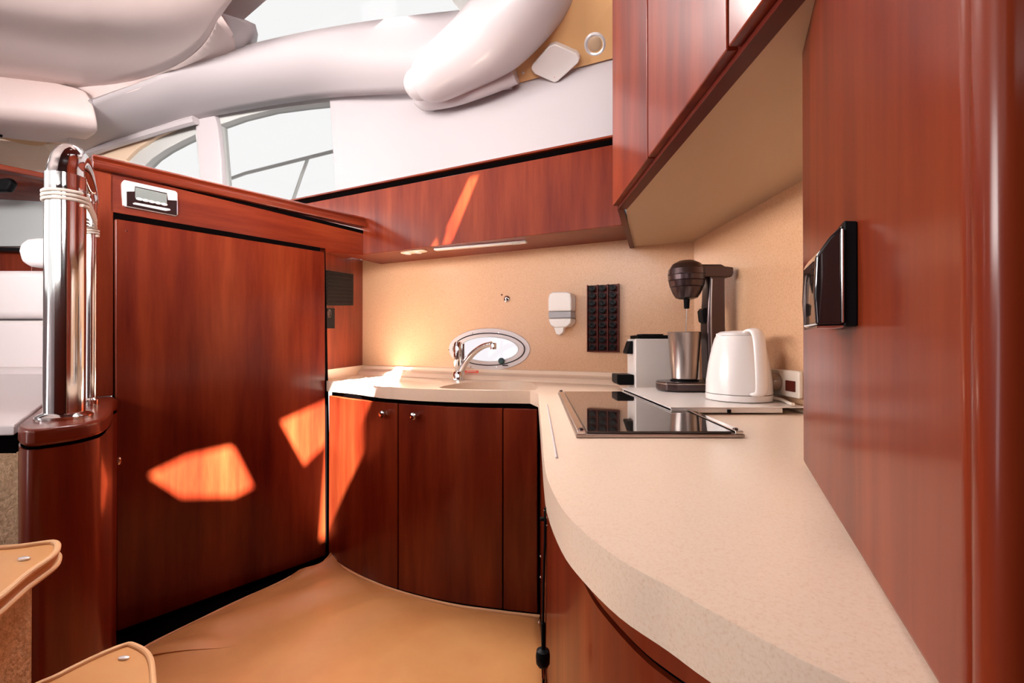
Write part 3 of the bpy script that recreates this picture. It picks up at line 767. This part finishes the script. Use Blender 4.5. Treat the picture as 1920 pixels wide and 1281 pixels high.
# ================================================================== CAPSULE COFFEE MACHINE
cf = thing('coffee_machine', (0.43, 1.30, CT), 'white capsule coffee machine with black lid behind the mixer', 'coffee machine')
zc = CT
MB().box((0.338, 1.245, zc + 0.001), (0.515, 1.335, CZ + 0.014)).build('housing', 'white_plastic', cf, bevel=0.003)
MB().box((0.345, 1.250, CZ + 0.0145), (0.512, 1.330, CZ + 0.024)).build('top_cover', 'black_plastic', cf, bevel=0.002)
MB().slab([V(0.318, 1.262, CZ + 0.0215), V(0.36, 1.262, CZ + 0.0235), V(0.36, 1.262, CZ + 0.0275), V(0.42, 1.262, CZ + 0.0275), V(0.42, 1.262, CZ + 0.0245), V(0.36, 1.262, CZ + 0.0245)], V(0, 0.05, 0)).build('lever', 'black_plastic', cf, bevel=0.0008)
MB().slab([V(0.337, 1.268, CZ + 0.008), V(0.330, 1.268, CZ + 0.008), V(0.319, 1.268, CZ - 0.024), V(0.322, 1.268, CZ - 0.028), V(0.337, 1.268, CZ - 0.028)], V(0, 0.044, 0)).build('spout', 'black_plastic', cf, bevel=0.002)
MB().slab([V(0.337, 1.256, CZ - 0.085), V(0.290, 1.256, CZ - 0.085), V(0.290, 1.256, CZ - 0.108), V(0.296, 1.256, CZ - 0.114), V(0.337, 1.256, CZ - 0.114)], V(0, 0.068, 0)).build('drip_tray', 'black_plastic', cf, bevel=0.003)

# ================================================================== FAUCET
fz = CT + 0.001
fc = onz(860, 712, fz)
fa = thing('sink_mixer_tap', fc, 'chrome single-lever mixer tap at the back of the sink', 'tap')
k_ = fc.y / F
MB().lathe(fc, [(0.0215, 0), (0.021, 0.022), (0.018, 0.029), (0.014, 0.031)], 28).build('base', 'chrome', fa, smooth=True)
MB().lathe(fc + UZ * 0.030 - V(0.002, 0, 0), [(0.0105, 0), (0.0125, 0.012), (0.0160, 0.022), (0.0165, 0.066), (0.0172, 0.0668), (0.0172, 0.069), (0.0165, 0.0698), (0.0160, 0.098), (0.012, 0.106), (0.004, 0.108)], 28).build('body', 'chrome', fa, smooth=True)
MB().obox(fc + V(0.0125, -0.007, 0.070), (1, 0, 0), (0, 1, 0), (0, 0, 1), 0.009, 0.014, 0.062).build('lever', 'chrome', fa, bevel=0.002)
fpth = smoothpath([at(862, 700, fc.y), at(873, 680, fc.y - 0.01), at(888, 662, fc.y - 0.03), at(905, 650, fc.y - 0.05), at(922, 645, fc.y - 0.07)], 5)
MB().tube(fpth, [0.0125 - 0.0035 * i / (len(fpth) - 1) for i in range(len(fpth))], 18).build('spout', 'gelcoat' if False else 'chrome', fa, smooth=True, angle=70)
MB().lathe(at(925, 655, fc.y - 0.073), [(0.0115, 0.0), (0.0115, 0.016), (0.010, 0.022)], 20).build('aerator', 'chrome', fa, smooth=True)

# ================================================================== PORTLIGHT
pw = tag(bpy.data.objects.new('window_4', None), kind='structure'); COL.objects.link(pw); pw.location = pc
MB().ring(ell(*PORT, 0.172, 0.078, WALL, 0.006), ell(*PORT, 0.146, 0.055, WALL, 0.006), -WN * 0.012).build('outer_frame', 'gelcoat', pw, bevel=0.002)
MB().ring(ell(*PORT, 0.1530, 0.0615, WALL, 0.0085), ell(*PORT, 0.1480, 0.0580, WALL, 0.0085), -WN * 0.006).build('gasket', 'black_plastic', pw)
MB().ring(ell(*PORT, 0.1480, 0.0580, WALL, 0.013), ell(*PORT, 0.1270, 0.0460, WALL, 0.013), -WN * 0.014).build('inner_frame', 'gelcoat', pw, bevel=0.002)
MB().ring(ell(*PORT, 0.1275, 0.0465, WALL, 0.0135), ell(*PORT, 0.1245, 0.0445, WALL, 0.0135), -WN * 0.006).build('seal', 'frame_grey', pw)
MB().slab(ell(*PORT, 0.1270, 0.0460, WALL, 0.004), -WN * 0.003).build('pane', 'port_glass', pw)
kn = WALL.p(942, 677, 0.014)
MB().lathe(kn, [(0.010, 0), (0.012, 0.004), (0.012, 0.012), (0.008, 0.016)], 10, WN).build('latch_knob', mat('teal_knob', (0.02, 0.06, 0.065), 0.4), pw, bevel=0.001)
MB().obox(WALL.p(943, 686, 0.012), WU, WN, UZ, 0.020, 0.006, 0.003).build('latch_arm', 'black_plastic', pw)
for x, y in ((842, 656), (886, 625), (935, 624), (982, 655), (931, 688), (883, 688)):
    MB().lathe(WALL.p(x, y, 0.006), [(0.0022, 0), (0.0022, 0.001)], 10, WN).build('screw', 'chrome', pw)

# ================================================================== SMALL WALL THINGS
bt_ = thing('shower_fitting', WALL.p(951, 561), 'small round chrome fitting on the wall above the port light', 'fitting')
MB().lathe(WALL.p(951, 561), [(0.014, 0), (0.0135, 0.003), (0.0105, 0.007), (0.006, 0.009)], 28, WN).build('rosette', 'chrome', bt_, smooth=True)
MB().lathe(WALL.p(951, 561, 0.009), [(0.0035, 0), (0.0035, 0.002)], 14, WN).build('button', 'black_plastic', bt_)
tag(MB().lathe(WALL.p(941, 553), [(0.0032, 0), (0.003, 0.0015), (0.001, 0.0022)], 12, WN).build('wall_screw', 'cherry_edge', smooth=True), 'tiny dark red screw head just left of the chrome fitting', 'screw')

sd_ = thing('soap_dispenser', WALL.p(1050, 600), 'white soap dispenser with grey window on the sink wall', 'soap dispenser')
def wbox(x0, y0, x1, y1, out0, out1):
    a = WALL.p(x0, y1, out1); b = WALL.p(x1, y1, out1); c = WALL.p(x1, y0, out1); d = WALL.p(x0, y0, out1)
    return [a, b, c, d]
def wblock(name, m, par, pts, out1, depth, bv):
    return MB().slab([WALL.p(x, y, out1) for x, y in pts], -WN * depth).build(name, m, par, bevel=bv)
wblock('upper_cover', 'white_plastic', sd_, ((1027, 560), (1029, 551), (1036, 547), (1064, 547), (1070, 551), (1071, 560), (1071, 583), (1027, 584)), 0.055, 0.052, 0.006)
wblock('window_band', 'grey_window', sd_, ((1028, 584.5), (1070.5, 583.5), (1070.5, 596), (1028, 597)), 0.053, 0.050, 0.003)
wblock('lower_cover', 'white_plastic', sd_, ((1027.5, 597.5), (1071, 596.5), (1070, 606), (1062, 613), (1040, 615), (1031, 610)), 0.055, 0.052, 0.005)
wblock('nozzle', 'white_plastic', sd_, ((1038, 614), (1057, 613), (1056, 623), (1049, 629), (1042, 627)), 0.050, 0.022, 0.004)

rk = thing('capsule_rack', WALL.p(1133, 660), 'dark wooden three-column capsule rack on the wall right of the soap dispenser', 'rack')
R0 = WALL.p(1103, 661, 0.001); R1 = WALL.p(1162, 661, 0.001); zt0 = WALL.p(1103, 536).z; R0.z = R1.z = WALL.p(1133, 660).z
rw = (R1 - R0).length; rh = zt0 - R0.z
MB().obox(R0, WU, WN, UZ, rw, 0.003, rh).build('backboard', 'cherry_edge', rk, bevel=0.0005)
for k in range(4):
    MB().obox(R0 + WU * (k * (rw - 0.003) / 3) + WN * 0.003, WU, WN, UZ, 0.003, 0.014, rh).build('rail', 'cherry_edge', rk, bevel=0.0005)
MB().obox(R0 + WN * 0.003 - UZ * 0.0, WU, WN, UZ, rw, 0.014, 0.003).build('bottom_rail', 'cherry_edge', rk)
cwid = (rw - 0.003) / 3
cap0 = None
for c in range(3):
    for r in range(9):
        pos = R0 + WU * (0.0015 + cwid * (c + 0.5)) + WN * 0.0035 + UZ * (0.003 + (rh - 0.004) * (r + 0.5) / 9)
        if cap0 is None:
            cap0 = MB().lathe(V(0, 0, 0), [(0.0075, 0), (0.0078, 0.0075), (0.0100, 0.010), (0.0108, 0.0175), (0.0104, 0.019), (0.0085, 0.0195), (0.003, 0.0185)], 20, WN).build('coffee_capsule', 'capsule_black', smooth=True, origin=(0, 0, 0))
            cp = cap0
        else:
            cp = cap0.copy(); COL.objects.link(cp)
        cp.location = pos
        s_ = min(1.0, (cwid - 0.004) / 0.0216); cp.scale = (s_, s_, s_)
        rn = ['bottom', 'second', 'third', 'fourth', 'fifth', 'sixth', 'seventh', 'eighth', 'top'][r]
        cn = ['left', 'middle', 'right'][c]
        extra = ' from the bottom' if 0 < r < 8 else ''
        tag(cp, 'black coffee capsule in the %s column of the rack, %s row%s' % (cn, rn, extra), 'capsule', 'coffee capsules in the wall rack')

lb = thing('warning_label', WALL.p(884, 698, 0.03), 'small red label on the upstand right of the tap foot', 'label')
def lp(x, y, o): return WALL.p(x, y, o)
MB().slab([lp(871, 701.5, 0.016), lp(897, 702, 0.016), lp(897, 695, 0.012), lp(871, 694.5, 0.012)], -WN * 0.0008 - UZ * 0.0004).build('backing', 'red_label', lb)
MB().slab([lp(875, 696.8, 0.0150), lp(893, 697.2, 0.0150), lp(893, 696.0, 0.0148), lp(875, 695.6, 0.0148)], WN * 0.0005).build('printed_line', 'label_white', lb)

# ---- cables and outlet behind the kettle
oc = thing('power_outlet', (KX, 0.93, CZ - 0.09), 'beige double power outlet low on the bulkhead behind the kettle', 'socket')
MB().box((KX - 0.010, 0.865, CZ - 0.105), (KX - 0.0005, 1.00, CZ - 0.052)).build('faceplate', 'cable_white', oc, bevel=0.003)
MB().box((KX - 0.012, 0.875, CZ - 0.093), (KX - 0.009, 0.905, CZ - 0.072)).build('socket_insert', 'cherry_edge', oc, bevel=0.001)
pg = thing('power_plug', (KX - 0.03, 0.94, CZ - 0.1), 'smoky brown plug pushed into the outlet behind the kettle', 'plug')
MB().lathe((KX - 0.0105, 0.935, CZ - 0.078), [(0.018, 0), (0.019, 0.006), (0.015, 0.016), (0.007, 0.020)], 22, (-1, 0, 0)).build('plug_body', 'smoked_acrylic', pg, smooth=True)
tag(MB().tube(smoothpath([V(KX - 0.030, 0.935, CZ - 0.080), V(KX - 0.030, 0.93, CZ - 0.105), V(KX - 0.020, 0.90, CZ - 0.111), V(0.525, 0.86, CZ - 0.1125), V(0.522, 0.845, CZ - 0.112)], 6), 0.003, 10).build('kettle_cable', 'cable_white', smooth=True), 'pale cable curling from the outlet onto the white board beside the kettle', 'cable')
tag(MB().tube(smoothpath([V(0.5535, 0.84, CZ - 0.112), V(0.552, 0.80, CZ - 0.126), V(0.545, 0.86, CZ - 0.1265), V(0.5505, 0.95, CZ - 0.1265)], 6), 0.003, 10).build('mixer_cable', 'cable_white', smooth=True), 'pale cable lying on the worktop behind the white board', 'cable')

# ================================================================== CEILING DEVICES (on the tan panel)
def tanp(px, py, off=0.0):
    # depth on the tan panel by solving along its slope
    import mathutils
    a = at(*tp[1]); b = at(*tp[3]); c = at(*tq[3])
    n = (b - a).cross(c - a).normalized()
    r = ray(px, py); o = V(0, 0, CZ)
    t = (a - o).dot(n) / r.dot(n)
    p = o + r * t
    if n.dot(o - a) < 0: n = -n
    return p + n * off, n
c_, n_ = tanp(1045, 112, 0.0)
spk = thing('square_ceiling_box', c_, 'white square box with rounded corners hanging on the tan ceiling panel', 'ceiling box')
tpx = [(1000, 117), (1033, 79), (1044, 75), (1083, 92), (1090, 101), (1088, 110), (1050, 145), (1043, 148), (1006, 132), (1000, 124)]
MB().slab([tanp(x, y, 0.03)[0] for x, y in tpx], -n_ * 0.026).build('housing', 'white_plastic', spk, bevel=0.005)
MB().lathe(tanp(1045, 112, 0)[0], [(0.028, 0.0002), (0.028, 0.005)], 24, n_).build('mount', 'black_plastic', spk)
MB().lathe(tanp(1043, 137, 0.030)[0], [(0.0015, 0), (0.0015, 0.001)], 10, n_).build('indicator', 'red_label', spk)
c2, n2 = tanp(1116, 82, 0.0)
rl_ = thing('recessed_light', c2, 'small round recessed light in the tan ceiling panel', 'light')
MB().lathe(c2 + n2 * 0.001, [(0.036, 0), (0.036, 0.004), (0.030, 0.007), (0.026, 0.004), (0.024, 0.003)], 36, n2).build('bezel', 'silver_trim', rl_, smooth=True)
MB().lathe(c2 + n2 * 0.004, [(0.024, 0), (0.020, 0.003), (0.010, 0.005)], 30, n2).build('lens', 'laminate_beige', rl_, smooth=True)
for x, y, w_ in ((1149, 77, 'right of the round light'), (981, 136, 'left of the white square box')):
    q, nn = tanp(x, y, 0.001)
    tag(MB().lathe(q, [(0.005, 0), (0.0045, 0.002), (0.002, 0.003)], 14, nn).build('ceiling_screw', 'silver_trim', smooth=True), 'cream screw cap on the tan panel %s' % w_, 'screw', 'screw caps on the tan panel')

# ================================================================== LOW DIVIDER, POLES
capz = CZ - 0.135
cap_px = [(215, 744), (213, 752), (210, 768), (196, 783), (165, 792), (130, 798), (90, 803), (55, 806), (38, 803), (34, 796), (46, 786), (66, 772), (92, 753), (150, 720)]
cap = smoothpath([onz(x, y, capz) for x, y in cap_px], 3, True)
dv = thing('low_divider', onz(120, 790, capz) - UZ * (capz - 0.0), 'rounded low cherry divider carrying the chrome poles beside the steps', 'partition')
MB().slab(cap, -UZ * 0.028).build('cap', 'cherry_flat', dv, bevel=0.007, seg=4)
inset = []
cm = sum(cap, V(0, 0, 0)) / len(cap)
for p in cap:
    d_ = (cm - p); d_.z = 0
    inset.append(p + d_.normalized() * 0.008)
MB().slab([V(p.x, p.y, capz - 0.029) for p in inset], -UZ * 0.004).build('shadow_gap', 'dark_gap', dv)
MB().slab([V(p.x, p.y, capz - 0.033) for p in [q + (cm - q) * 0.015 for q in cap]], -UZ * (capz - 0.033)).build('body', 'cherry', dv, smooth=True, angle=50)
lt = thing('door_latch', DOOR.p(221, 865), 'tiny chrome latch at the seam between divider and tall cabinet door', 'latch')
MB().lathe(DOOR.p(222, 864, 0.0185), [(0.010, 0), (0.010, 0.004), (0.006, 0.006)], 18, DN, 0.5, 1.0).build('plate', 'chrome', lt, smooth=True)

pole = thing('grab_pole', onz(121, 785, capz), 'chrome grab rail of two linked poles standing on the low divider', 'handrail')
pf = onz(121, 783, capz); pr = onz(170, 760, capz)
ptop = CZ + 0.36 * 1.0
zf = at(121, 300, pf.y).z
MB().lathe(pf + UZ * 0.0005, [(0.040, 0), (0.040, 0.004), (0.034, 0.008), (0.030, 0.010)], 36).build('foot_flange', 'chrome', pole, smooth=True)
MB().tube([pf + UZ * 0.008, V(pf.x, pf.y, zf - 0.03)], 0.0285, 32).build('main_pole', 'chrome', pole, smooth=True)
MB().lathe(pr + UZ * 0.0005, [(0.014, 0), (0.014, 0.012), (0.010, 0.016)], 24).build('foot_flange', 'chrome', pole, smooth=True)
MB().tube([pr + UZ * 0.014, V(pr.x, pr.y, zf - 0.02)], 0.0095, 24).build('thin_pole', 'chrome', pole, smooth=True)
arc = smoothpath([V(pf.x, pf.y, zf - 0.06), V(pf.x, pf.y, zf - 0.02), V(pf.x - 0.002, pf.y + 0.012, zf + 0.012), pf.lerp(pr, 0.5) * 1 + UZ * (zf + 0.022 - capz), V(pr.x, pr.y - 0.01, zf + 0.004), V(pr.x, pr.y, zf - 0.03)], 6)
MB().tube(arc, [0.0290 - 0.017 * i / (len(arc) - 1) for i in range(len(arc))], 28).build('top_bend', 'chrome', pole, smooth=True, angle=70)
for kk, (c0_, rr, zz, n_turn, nm, lab) in enumerate(((pf, 0.0305, at(121, 385, pf.y).z, 3, 'cord_wrap', 'pale elastic cord wound three times round the thick chrome pole'),
                                      (pr, 0.0115, at(170, 442, pr.y).z, 3, 'cord_wrap', 'short pale cord knot wound round the thin chrome pole'))):
    pts = []
    for i in range(n_turn * 20 + 1):
        a = 2 * PI * i / 20
        if kk == 0:
            tgt = Vector((math.cos(a), math.sin(a), 0))
            u_ = (pr - pf).normalized(); w2_ = V(-u_.y, u_.x, 0)
            e = tgt.dot(u_)
            q = c0_ + tgt * rr + (u_ * max(0, e) ** 3 * ((pr - pf).length - 0.016))
        else:
            q = c0_ + V(math.cos(a), math.sin(a), 0) * rr
        pts.append(V(q.x, q.y, zz + i * (0.0072 if kk == 0 else 0.0055) / 20))
    o = MB().tube(pts, 0.0028 if kk == 0 else 0.0024, 8).build(nm, 'rope', smooth=True)
    tag(o, lab, 'cord')
knp = V(pr.x - 0.002, pr.y - 0.016, at(165, 378, pr.y).z)
tag(MB().lathe(knp, [(0.003, -0.012), (0.009, -0.008), (0.0075, -0.002), (0.010, 0.003), (0.007, 0.010), (0.003, 0.016)], 14).build('cord_knot', 'rope', smooth=True, angle=60), 'pale knot of the elastic cord in front of the thin pole', 'knot')

# ================================================================== STEPS AT THE LEFT
def pad(name, pts, z, thick, label, cat, rivet):
    th = thing(name, sum(pts, V(0, 0, 0)) / len(pts) - UZ * thick, label, cat, 'fitted stair covers')
    lp_ = smoothpath(pts, 5, True)
    cm_ = sum(lp_, V(0, 0, 0)) / len(lp_)
    MB().slab(lp_, -UZ * thick).build('cushion', 'vinyl_mat', th, bevel=0.004)
    MB().tube([p.lerp(cm_, 0.012) + UZ * 0.001 for p in lp_], 0.0035, 10, closed=True).build('piping', 'piping', th, smooth=True)
    MB().tube([p + (p - cm_) * 0.01 - UZ * thick for p in lp_], 0.0035, 10, closed=True).build('piping', 'piping', th, smooth=True)
    MB().lathe(rivet + UZ * 0.0005, [(0.007, 0), (0.007, 0.002), (0.004, 0.003)], 16, (0, 0, 1), 1.0, 0.5).build('snap_button', 'silver_trim', th, smooth=True)
    return th
z1_ = CZ - 0.264
P1 = [onz(104, 1019, z1_), onz(109, 1026, z1_), onz(100, 1044, z1_), onz(50, 1080, z1_), onz(-40, 1150, z1_), onz(-160, 1180, z1_), onz(-160, 1060, z1_), onz(-40, 1034, z1_), onz(40, 1026, z1_), onz(90, 1019, z1_)]
pad('stair_cover', P1, z1_, 0.014, 'beige piped cover on the upper step at the left edge', 'stair cover', onz(45, 1050, z1_))
z2_ = CZ - 0.42
P2 = [onz(232, 1212, z2_), onz(250, 1211, z2_), onz(278, 1228, z2_), onz(287, 1262, z2_), onz(284, 1320, z2_), onz(240, 1420, z2_), onz(60, 1420, z2_), onz(40, 1310, z2_), onz(110, 1268, z2_), onz(180, 1233, z2_)]
pad('stair_cover', P2, z2_, 0.014, 'beige piped cover on the lower step in the bottom left corner', 'stair cover', onz(232, 1236, z2_))
# carpeted risers
stp = thing('upper_step', (-0.63, 0.5, 0), 'carpeted upper step with a cherry edge below its beige cover', 'step')
q = [onz(60, 1060, z1_ - 0.016), onz(-40, 1120, z1_ - 0.016), onz(-160, 1150, z1_ - 0.016), onz(-160, 1060, z1_ - 0.016), onz(-40, 1046, z1_ - 0.016), onz(50, 1036, z1_ - 0.016)]
MB().slab(q, -UZ * (z1_ - 0.016)).build('riser', 'carpet', stp)
st2 = thing('lower_step', (-0.5, 0.45, 0), 'dark lower step under its beige cover in the bottom left corner', 'step')
q = [onz(225, 1240, z2_ - 0.016), onz(262, 1250, z2_ - 0.016), onz(262, 1320, z2_ - 0.016), onz(225, 1400, z2_ - 0.016), onz(85, 1400, z2_ - 0.016), onz(100, 1310, z2_ - 0.016), onz(150, 1275, z2_ - 0.016)]
MB().slab(q, -UZ * (z2_ - 0.016)).build('riser', 'cherry_edge', st2)
# carpeted platform side and white ledge beyond the upper step
pf_ = thing('saloon_ledge', at(0, 820, 0.9), 'white ledge with carpeted side left of the low divider', 'ledge')
MB().slab([at(-150, 850, 0.86), at(34, 848, 0.86), at(34, 1100, 0.86), at(-150, 1100, 0.86)], V(-0.2, 0.3, 0)).build('carpet_side', 'carpet', pf_, smooth=True)
MB().slab([at(-150, 828, 0.86), at(31, 824, 0.86), at(31, 850, 0.86), at(-150, 852, 0.86)], V(-0.2, 0.3, 0)).build('shadow_gap', 'dark_gap', pf_)
lg = [at(-150, 802, 0.85), at(28, 797, 0.85), at(88, 752, 1.12), at(90, 700, 1.70), at(-150, 700, 1.70)]
MB().slab(lg, -UZ * 0.020).build('ledge_top', 'sofa_white', pf_, bevel=0.004)

# ================================================================== FLOOR MAT
mat_px = [(622, 1049), (655, 1073), (700, 1095), (760, 1116), (850, 1138), (950, 1152), (1012, 1159)]
mb_ = [onz(x, y, 0.012) for x, y in mat_px]
mb_ = smoothpath(mb_, 5)
right = [V(0.078, 1.10, 0.012), V(0.070, 0.9, 0.012), V(0.062, 0.6, 0.012), V(0.06, 0.3, 0.012), V(0.06, 0.1, 0.012)]
left_px = [(622, 1047), (600, 1062), (555, 1079), (520, 1097), (440, 1133), (360, 1172), (280, 1212), (262, 1230), (215, 1290), (180, 1380)]
lf = smoothpath([onz(x, y, 0.012) for x, y in left_px] + [V(-0.8, 0.6, 0.012), V(-0.8, 0.1, 0.012)], 4)
back = mb_ + right
back = [back[int(i * (len(back) - 1) / 47)] for i in range(48)]
lf2 = [lf[int(i * (len(lf) - 1) / 47)] for i in range(48)]
rows = []
for i in range(48):
    a, b = lf2[i], back[i]
    row = []
    for j in range(40):
        t = j / 39
        p = a.lerp(b, t)
        e = min(t, 1 - t) * 6; e = min(1, e)
        p.z = 0.012 + 0.010 * e * (1 + 0.4 * math.sin(p.x * 9 + p.y * 5)) + 0.006 * e * math.sin(p.x * 21 - p.y * 13 + 2 * math.sin(p.y * 7))
        if t < 0.25: p.z += 0.012 * (0.25 - t) * 4 * (0.5 + 0.5 * math.sin(i * 0.9)) * min(1, t * 20 + 0.2)
        row.append(p)
    rows.append(row)
mt = thing('floor_cover', (-0.3, 0.8, 0.0), 'tan vinyl floor cover with piped edge filling the galley floor', 'floor cover')
MB().grid(rows).build('sheet', 'vinyl_mat', mt, smooth=True, solid=0.006, angle=80)
MB().tube([p + UZ * 0.004 for p in mb_], 0.0045, 10).build('piping', 'piping', mt, smooth=True)
MB().tube([p + UZ * 0.003 for p in lf[1:]], 0.004, 10).build('piping', 'piping', mt, smooth=True)

# ================================================================== HANGING CORD
hc_d = 0.428
hcn = thing('hanging_cord', at(1018, 1281, hc_d), 'thin black cord with a toggle hanging from the worktop edge', 'cord')
MB().tube([at(1022, 952, hc_d), at(1022, 1000, hc_d), at(1019, 1100, hc_d), at(1018, 1180, hc_d), at(1019, 1300, hc_d), at(1019, 1350, hc_d)], 0.0011, 8).build('strand', 'black_plastic', hcn)
MB().tube([at(1025, 970, hc_d), at(1024, 1100, hc_d), at(1023, 1180, hc_d), at(1021, 1300, hc_d), at(1020, 1350, hc_d)], 0.0006, 6).build('strand', 'brushed_steel', hcn)
MB().tube([at(1018, 1168, hc_d), at(1019, 1218, hc_d)], 0.0020, 8).build('sleeve', 'black_plastic', hcn)
tgp = at(1018, 1249, hc_d)
MB().lathe(tgp, [(0.0045, 0), (0.0065, 0.003), (0.0068, 0.010), (0.0060, 0.0145), (0.003, 0.016)], 16).build('toggle', 'black_plastic', hcn, smooth=True)
MB().tube([at(1017, 1250, hc_d - 0.001), at(1018, 1272, hc_d - 0.001)], 0.0014, 8).build('clip', 'chrome', hcn)
for x, y in ((1021, 957), (1025, 985), (1023, 1016), (1014, 1043), (1014, 1082), (1011, 1167)):
    MB().lathe(at(x, y, hc_d), [(0.0003, -0.0011), (0.0011, 0), (0.0003, 0.0011)], 10).build('bead', 'chrome', hcn, smooth=True)
MB().obox(at(1013, 978, hc_d), (1, 0, 0), (0, 1, 0), UZ, 0.006, 0.004, 0.003).build('hook', 'black_plastic', hcn, bevel=0.0008)

# ================================================================== OUTSIDE RAIL seen through the side window
rd = 3.1
sdz = at(505, 500, rd)
st(MB().box((-3.2, 2.9, sdz.z - 0.05), (0.2, 3.5, sdz.z)).build('trim_15', 'gelcoat'))
gr = thing('deck_railing', at(500, 330, rd), 'steel deck railing outside the side window', 'railing')
MB().tube([at(405, 345, rd + 0.3), at(460, 325, rd + 0.15), at(560, 300, rd), at(660, 275, rd - 0.15)], 0.012, 12).build('top_rail', 'frame_grey', gr, smooth=True)
MB().tube([at(577, 298, rd), at(565, 330, rd), at(548, 380, rd), at(505, 500, rd)], 0.011, 12).build('stanchion', 'frame_grey', gr, smooth=True)

# ================================================================== SALOON AT THE FAR LEFT
sofa = thing('saloon_sofa', at(40, 700, 1.9), 'white and cream padded sofa behind the chrome pole at the left', 'sofa')
MB().slab([at(-200, 506, 1.8), at(110, 506, 1.8), at(110, 597, 1.8), at(-200, 597, 1.8)], V(0, 0.2, 0)).build('back_cushion', 'sofa_white', sofa, bevel=0.03, seg=5)
MB().slab([at(-200, 601, 1.78), at(110, 601, 1.78), at(110, 700, 1.78), at(-200, 700, 1.78)], V(0, 0.2, 0)).build('lower_cushion', 'sofa_white', sofa, bevel=0.02, seg=5)
MB().slab([at(-200, 690, 1.70), at(110, 690, 1.70), at(110, 735, 1.60), at(-200, 735, 1.60)], V(0, 0.25, 0)).build('seat_cushion', 'sofa_white', sofa, bevel=0.02, seg=5)
bl = thing('bolster', at(70, 500, 1.75), 'white rounded headrest bolster on top of the sofa back', 'cushion')
MB().slab([at(30, 470, 1.74), at(34, 455, 1.74), at(46, 447, 1.74), at(62, 445, 1.74), at(120, 446, 1.74), at(120, 499, 1.74), at(50, 499, 1.74), at(36, 492, 1.74)], V(0.02, 0.12, 0)).build('cushion', 'sofa_white', bl, bevel=0.02, seg=5)
tv = thing('television', at(30, 465, 2.1), 'flat grey television screen behind the sofa at the left edge', 'television')
MB().slab([at(-150, 366, 2.1), at(88, 378, 2.1), at(88, 462, 2.1), at(-150, 462, 2.1)], V(0, 0.03, 0)).build('screen', 'screen_grey', tv, bevel=0.003)
MB().slab([at(82, 384, 2.095), at(87, 385, 2.095), at(87, 448, 2.095), at(82, 447, 2.095)], V(0, 0.02, 0)).build('side_edge', 'grey_window', tv)
MB().slab([at(-150, 462, 2.09), at(50, 465, 2.09), at(50, 471, 2.09), at(-150, 468, 2.09)], V(0, 0.04, 0)).build('lower_edge', 'black_plastic', tv)
cb = thing('saloon_cabinet', at(10, 510, 2.15), 'cherry cabinet front below the television at the left edge', 'cabinet')
MB().slab([at(-200, 472, 2.14), at(60, 472, 2.14), at(60, 600, 2.14), at(-200, 600, 2.14)], V(0, 0.1, 0)).build('front', 'cherry', cb, bevel=0.004)
sh = thing('saloon_shelf', at(20, 340, 1.95), 'cherry shelf with rounded edge high at the left edge', 'shelf')
MB().slab([at(-150, 283, 1.85), at(0, 307, 1.9), at(92, 326, 1.95), at(92, 336, 1.95), at(0, 318, 1.9), at(-150, 296, 1.85)], V(0, 0.35, 0)).build('board', 'cherry_flat', sh, bevel=0.006)
MB().slab([at(-150, 300, 1.95), at(0, 322, 1.95), at(85, 340, 2.0), at(55, 346, 2.05), at(0, 348, 2.05), at(-150, 340, 2.0)], V(0, 0.25, 0)).build('bracket', 'cherry', sh, bevel=0.01)
tag(MB().slab([at(-150, 350, 1.90), at(15, 332, 1.90), at(22, 342, 1.90), at(12, 358, 1.90), at(-150, 362, 1.90)], V(0, 0.03, 0)).build('radio_housing', 'black_plastic', bevel=0.01), 'black housing tucked under the cherry shelf at the left edge', 'housing')
st(MB().slab([at(-250, 250, 2.95), at(180, 262, 2.95), at(180, 620, 2.95), at(-250, 620, 2.95)], V(0, 0.05, 0)).build('wall_forward', 'headliner'))
dl = thing('dome_light', at(40, 262, 2.4), 'round amber-rimmed ceiling lamp at the upper left edge', 'light')
MB().lathe(at(35, 258, 2.42), [(0.10, 0.0), (0.12, 0.015), (0.12, 0.03)], 36).build('rim', 'tan_panel', dl, smooth=True)
MB().lathe(at(0, 253, 2.35), [(0.008, -0.01), (0.010, 0.0), (0.008, 0.01)], 14).build('switch', 'black_plastic', dl, smooth=True)
